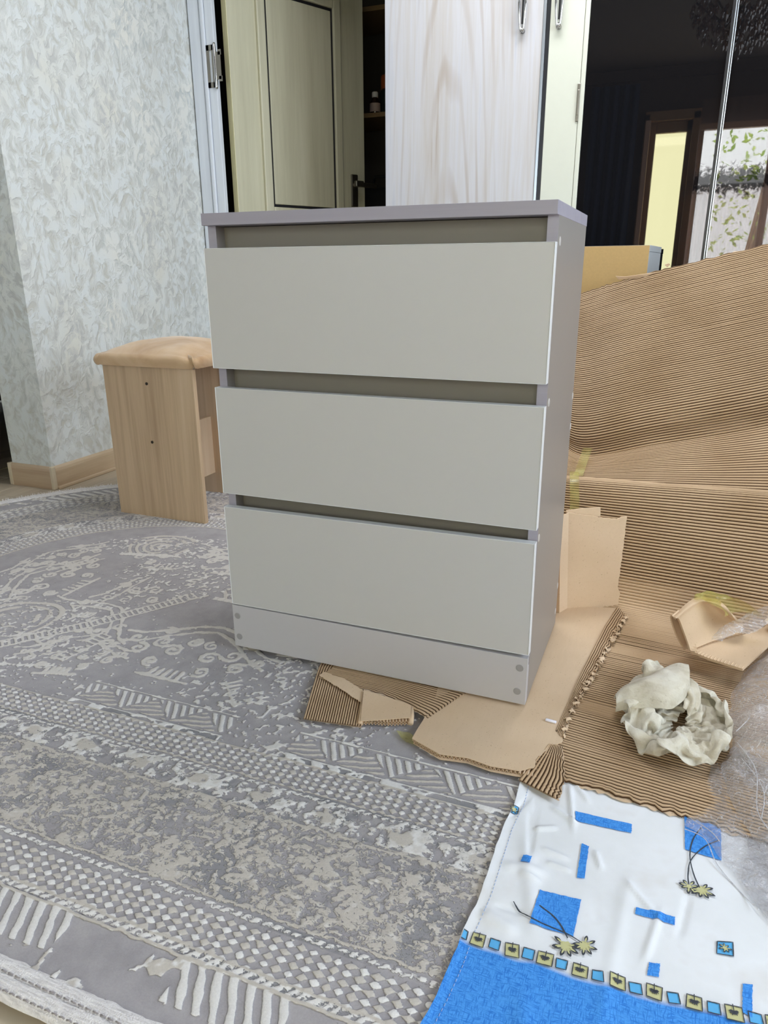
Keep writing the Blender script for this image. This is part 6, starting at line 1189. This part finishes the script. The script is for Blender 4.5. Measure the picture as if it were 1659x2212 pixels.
def foldband(rowsA, rowsB, zA, zM, zB, name='folded_layer', seed=1, k=9, droop=0.010):
    A = smoothpath(np.array([(*p, z) for p, z in zip(rowsA, zA)]), k); B = smoothpath(np.array([(*p, z) for p, z in zip(rowsB, zB)]), k)
    m_ = min(len(A), len(B)); A, B = A[:m_], B[:m_]; vv_ = np.linspace(0, 1, 26); zM_ = np.interp(np.linspace(0, 1, m_), np.linspace(0, 1, len(zM)), zM)
    G = A[:, None]*(1-vv_)[None, :, None]+B[:, None]*vv_[None, :, None]
    G[..., 2] += (zM_[:, None]-(A[:, 2]+B[:, 2])[:, None]/2)*np.sin(np.pi*vv_)[None]**0.8
    G[..., 2] += 0.0030*fbm(G[..., 0]*40, G[..., 1]*40, seed, 2)
    # the free edge turns under
    e_ = sstep(0.86, 1.0, vv_)[None]; G[..., 2] -= e_*droop
    dirn = (A-B); dirn /= np.linalg.norm(dirn, axis=1, keepdims=True)+1e-9; G += (e_**2)[..., None]*dirn[:, None]*0.006
    o = link(name, gridmesh(G), M_rag, rag, True, False); solid(o, 0.0022); return o
foldband([(0.7468,0.0533),(0.7617,0.0845),(0.7937,0.1199),(0.825,0.1593),(0.8471,0.1818),(0.8647,0.1886)], [(0.7516,0.0148),(0.7724,0.0169),(0.8018,0.0195),(0.8308,0.022),(0.8508,0.0473),(0.864,0.089)],
         [0.016, 0.022, 0.028, 0.032, 0.034, 0.034], [0.034, 0.046, 0.053, 0.055, 0.053, 0.046], [0.024, 0.033, 0.038, 0.041, 0.042, 0.040], seed=111)

# ------------------------------------------------------------------ clear plastic film
n = N('clear_film')
tr_ = n.n('ShaderNodeBsdfTransparent'); tr_.inputs[0].default_value = (0.97, 0.97, 0.98, 1)
gl = n.n('ShaderNodeBsdfGlossy'); gl.inputs[0].default_value = (1, 1, 1, 1); gl.inputs[1].default_value = 0.06
df = n.n('ShaderNodeBsdfTranslucent'); df.inputs[0].default_value = (0.9, 0.9, 0.95, 1)
df2 = n.n('ShaderNodeBsdfDiffuse'); df2.inputs[0].default_value = (0.88, 0.88, 0.93, 1)
cr = n.noise(n.coord('Object', (1, 1, 1)), 75, 5, 0.65, 1.2)
bmp = n.n('ShaderNodeBump'); n.set(bmp.inputs['Height'], cr); bmp.inputs['Strength'].default_value = 1.0; bmp.inputs['Distance'].default_value = 0.006
for s_ in (gl, df2): n.t.links.new(bmp.outputs[0], s_.inputs['Normal'])
lw = n.n('ShaderNodeLayerWeight', i_0=0.5); n.t.links.new(bmp.outputs[0], lw.inputs['Normal'])
ma = n.n('ShaderNodeMixShader', i_0=0.8); n.t.links.new(df.outputs[0], ma.inputs[1]); n.t.links.new(df2.outputs[0], ma.inputs[2])
rd = n.noise(n.coord('Object', (1, 1, 1)), 34, 2, 0.5, 1.5)
rdg = n.ramp(n.math('ABSOLUTE', n.math('SUBTRACT', rd, 0.5)), [(0.0, 1.0), (0.012, 0.0)])
rd2 = n.ramp(n.math('ABSOLUTE', n.math('SUBTRACT', cr, 0.5)), [(0.0, 1.0), (0.02, 0.0)])
hzz = n.math('MINIMUM', n.math('ADD', n.attr('haze'), n.math('ADD', n.math('MULTIPLY', rdg, 0.6), n.math('MULTIPLY', rd2, 0.3))), 0.9)
mb = n.n('ShaderNodeMixShader'); n.set(mb.inputs[0], hzz); n.t.links.new(tr_.outputs[0], mb.inputs[1]); n.t.links.new(ma.outputs[0], mb.inputs[2])
mc = n.n('ShaderNodeMixShader'); n.set(mc.inputs[0], n.math('MULTIPLY_ADD', n.math('POWER', lw.outputs['Facing'], 3.0), 0.7, 0.05)); n.t.links.new(mb.outputs[0], mc.inputs[1]); n.t.links.new(gl.outputs[0], mc.inputs[2])
n.t.links.new(mc.outputs[0], n.out.inputs[0])
M_film = n.m
film = empty('plastic_wrap', (1.0, 0.1, -0.004), 'crumpled clear plastic wrap beside the rag, trailing over the printed cloth', 'plastic wrap')
def crumple(x, y, s, seed):
    a = np.abs(fbm(x*s+0.6*fbm(x*s*.5, y*s*.5, seed+1), y*s, seed, 3)); b = np.abs(fbm(x*s*2.3, y*s*2.3+0.5*a, seed+2, 2))
    return (0.7-a*1.5)*0.7+(0.5-b)*0.35
def filmpiece(poly, z0, zc, seed, s=22, amp=0.016, step=0.007, haze=0.10, bend=None, name='film'):
    P_ = [Vector(p) for p in poly]
    def dist(x, y):
        d = 9.0
        for a_, b_ in zip(P_, P_[1:]+P_[:1]):
            e_ = b_-a_; t = max(0, min(1, ((x-a_.x)*e_.x+(y-a_.y)*e_.y)/max(e_.length_squared, 1e-9))); d = min(d, math.hypot(x-a_.x-t*e_.x, y-a_.y-t*e_.y))
        return d
    vs, fs = patch(poly, lambda x, y: 0.0, step)
    A = np.array(vs); d = np.array([dist(x, y) for x, y, _ in vs])
    up = 1-np.exp(-d/0.03)
    c = crumple(A[:, 0], A[:, 1], s, seed)
    A[:, 2] = z0+zc*up+np.maximum(amp*c*np.minimum(1, 0.25+up), -z0*0-zc*up*0.8-0.001)
    A[:, 0] += 0.004*fbm(A[:, 1]*40, A[:, 0]*40, seed+5, 2); A[:, 1] += 0.004*fbm(A[:, 0]*40, A[:, 1]*40, seed+6, 2)
    a0, a1, a2 = [Vector(A[k]) for k in fs[0]]
    if (a1-a0).cross(a2-a0).z < 0: fs = [f[::-1] for f in fs]
    me = mesh(A, fs); at = me.attributes.new('haze', 'FLOAT', 'POINT')
    hz_ = np.clip(1.25*haze+0.35*haze*fbm(A[:, 0]*15, A[:, 1]*15, seed+8, 2)*2+0.35*np.clip(c-0.25, 0, 1), 0, 0.7); at.data.foreach_set('value', hz_.astype(np.float32))
    return link(name, me, M_film, film, True, False)
filmpiece([(0.9441,0.1815),(0.9704,0.2657),(1.0137,0.3601),(1.0889,0.4309),(1.0888,0.2079),(1.0412,-0.0291),(0.9897,-0.1046),(0.9497,-0.0762),(0.9332,-0.0353),(0.9342,0.0297),(0.9338,0.1011)], -0.004, 0.055, 201, 20, 0.022, 0.007, 0.22)
filmpiece([(0.9151,-0.0453),(0.9381,0.0139),(0.9695,-0.0119),(1.0146,-0.0642),(1.0224,-0.1802),(0.9965,-0.2954),(0.9677,-0.2842),(0.9535,-0.2071),(0.9341,-0.1582),(0.9216,-0.1114)], -0.0045, 0.030, 211, 26, 0.018, 0.006, 0.20)
filmpiece([(0.9009,-0.0484),(0.9196,-0.0291),(0.9249,-0.0961),(0.9471,-0.1782),(0.9783,-0.2602),(0.9955,-0.3263),(0.9561,-0.3245),(0.9289,-0.2834),(0.9091,-0.2465),(0.8874,-0.2108),(0.8625,-0.1999),(0.865,-0.1835),(0.8853,-0.1637),(0.8986,-0.1278),(0.895,-0.0968)], -0.0075, 0.006, 221, 30, 0.007, 0.006, 0.07)
filmpiece([(0.948,-0.1732),(1.0185,-0.155),(1.0011,-0.3596),(0.9561,-0.3311),(0.93,-0.2749)], -0.0085, 0.010, 231, 24, 0.010, 0.007, 0.12)
fp3 = filmpiece([(0.8985,0.1929),(0.9096,0.2436),(0.9424,0.2929),(0.97,0.3421),(1.0054,0.3825),(1.0694,0.43),(1.0536,0.305),(0.9973,0.2934),(0.9623,0.2365),(0.9391,0.2353),(0.9138,0.1913)], 0.090, 0.012, 241, 34, 0.014, 0.005, 0.10, name='film_scrap')
bm = bmesh.new()
rr = random.Random(77)
for pts in ([(0.8637,-0.2086),(0.8859,-0.2231),(0.9072,-0.2599),(0.9269,-0.2946),(0.9455,-0.3208)], [(0.8689,-0.1819),(0.8924,-0.2044),(0.9122,-0.215)], [(0.9354,0.0036),(0.9528,0.0424),(0.964,0.0733)], [(0.9351,-0.0263),(0.9528,-0.0949),(0.9554,-0.1754),(0.9608,-0.2101)], [(0.9391,-0.0666),(0.9587,-0.1348),(0.9596,-0.1925)]):
    z_ = 0.0 if pts[0][1] < -0.15 else 0.03
    add_tube(bm, [tuple(q_) for q_ in smoothpath(np.array([(p[0]+0.004*math.sin(i*2.3), p[1], z_ - (0.0065 if z_ == 0 else 0)+0.004*math.sin(i*1.7)) for i, p in enumerate(pts)]), 6)], 0.0008, 6)
me = bmmesh(bm); at = me.attributes.new('haze', 'FLOAT', 'POINT'); at.data.foreach_set('value', [0.45]*len(me.vertices))
link('film_crease', me, M_film, film, True, False)
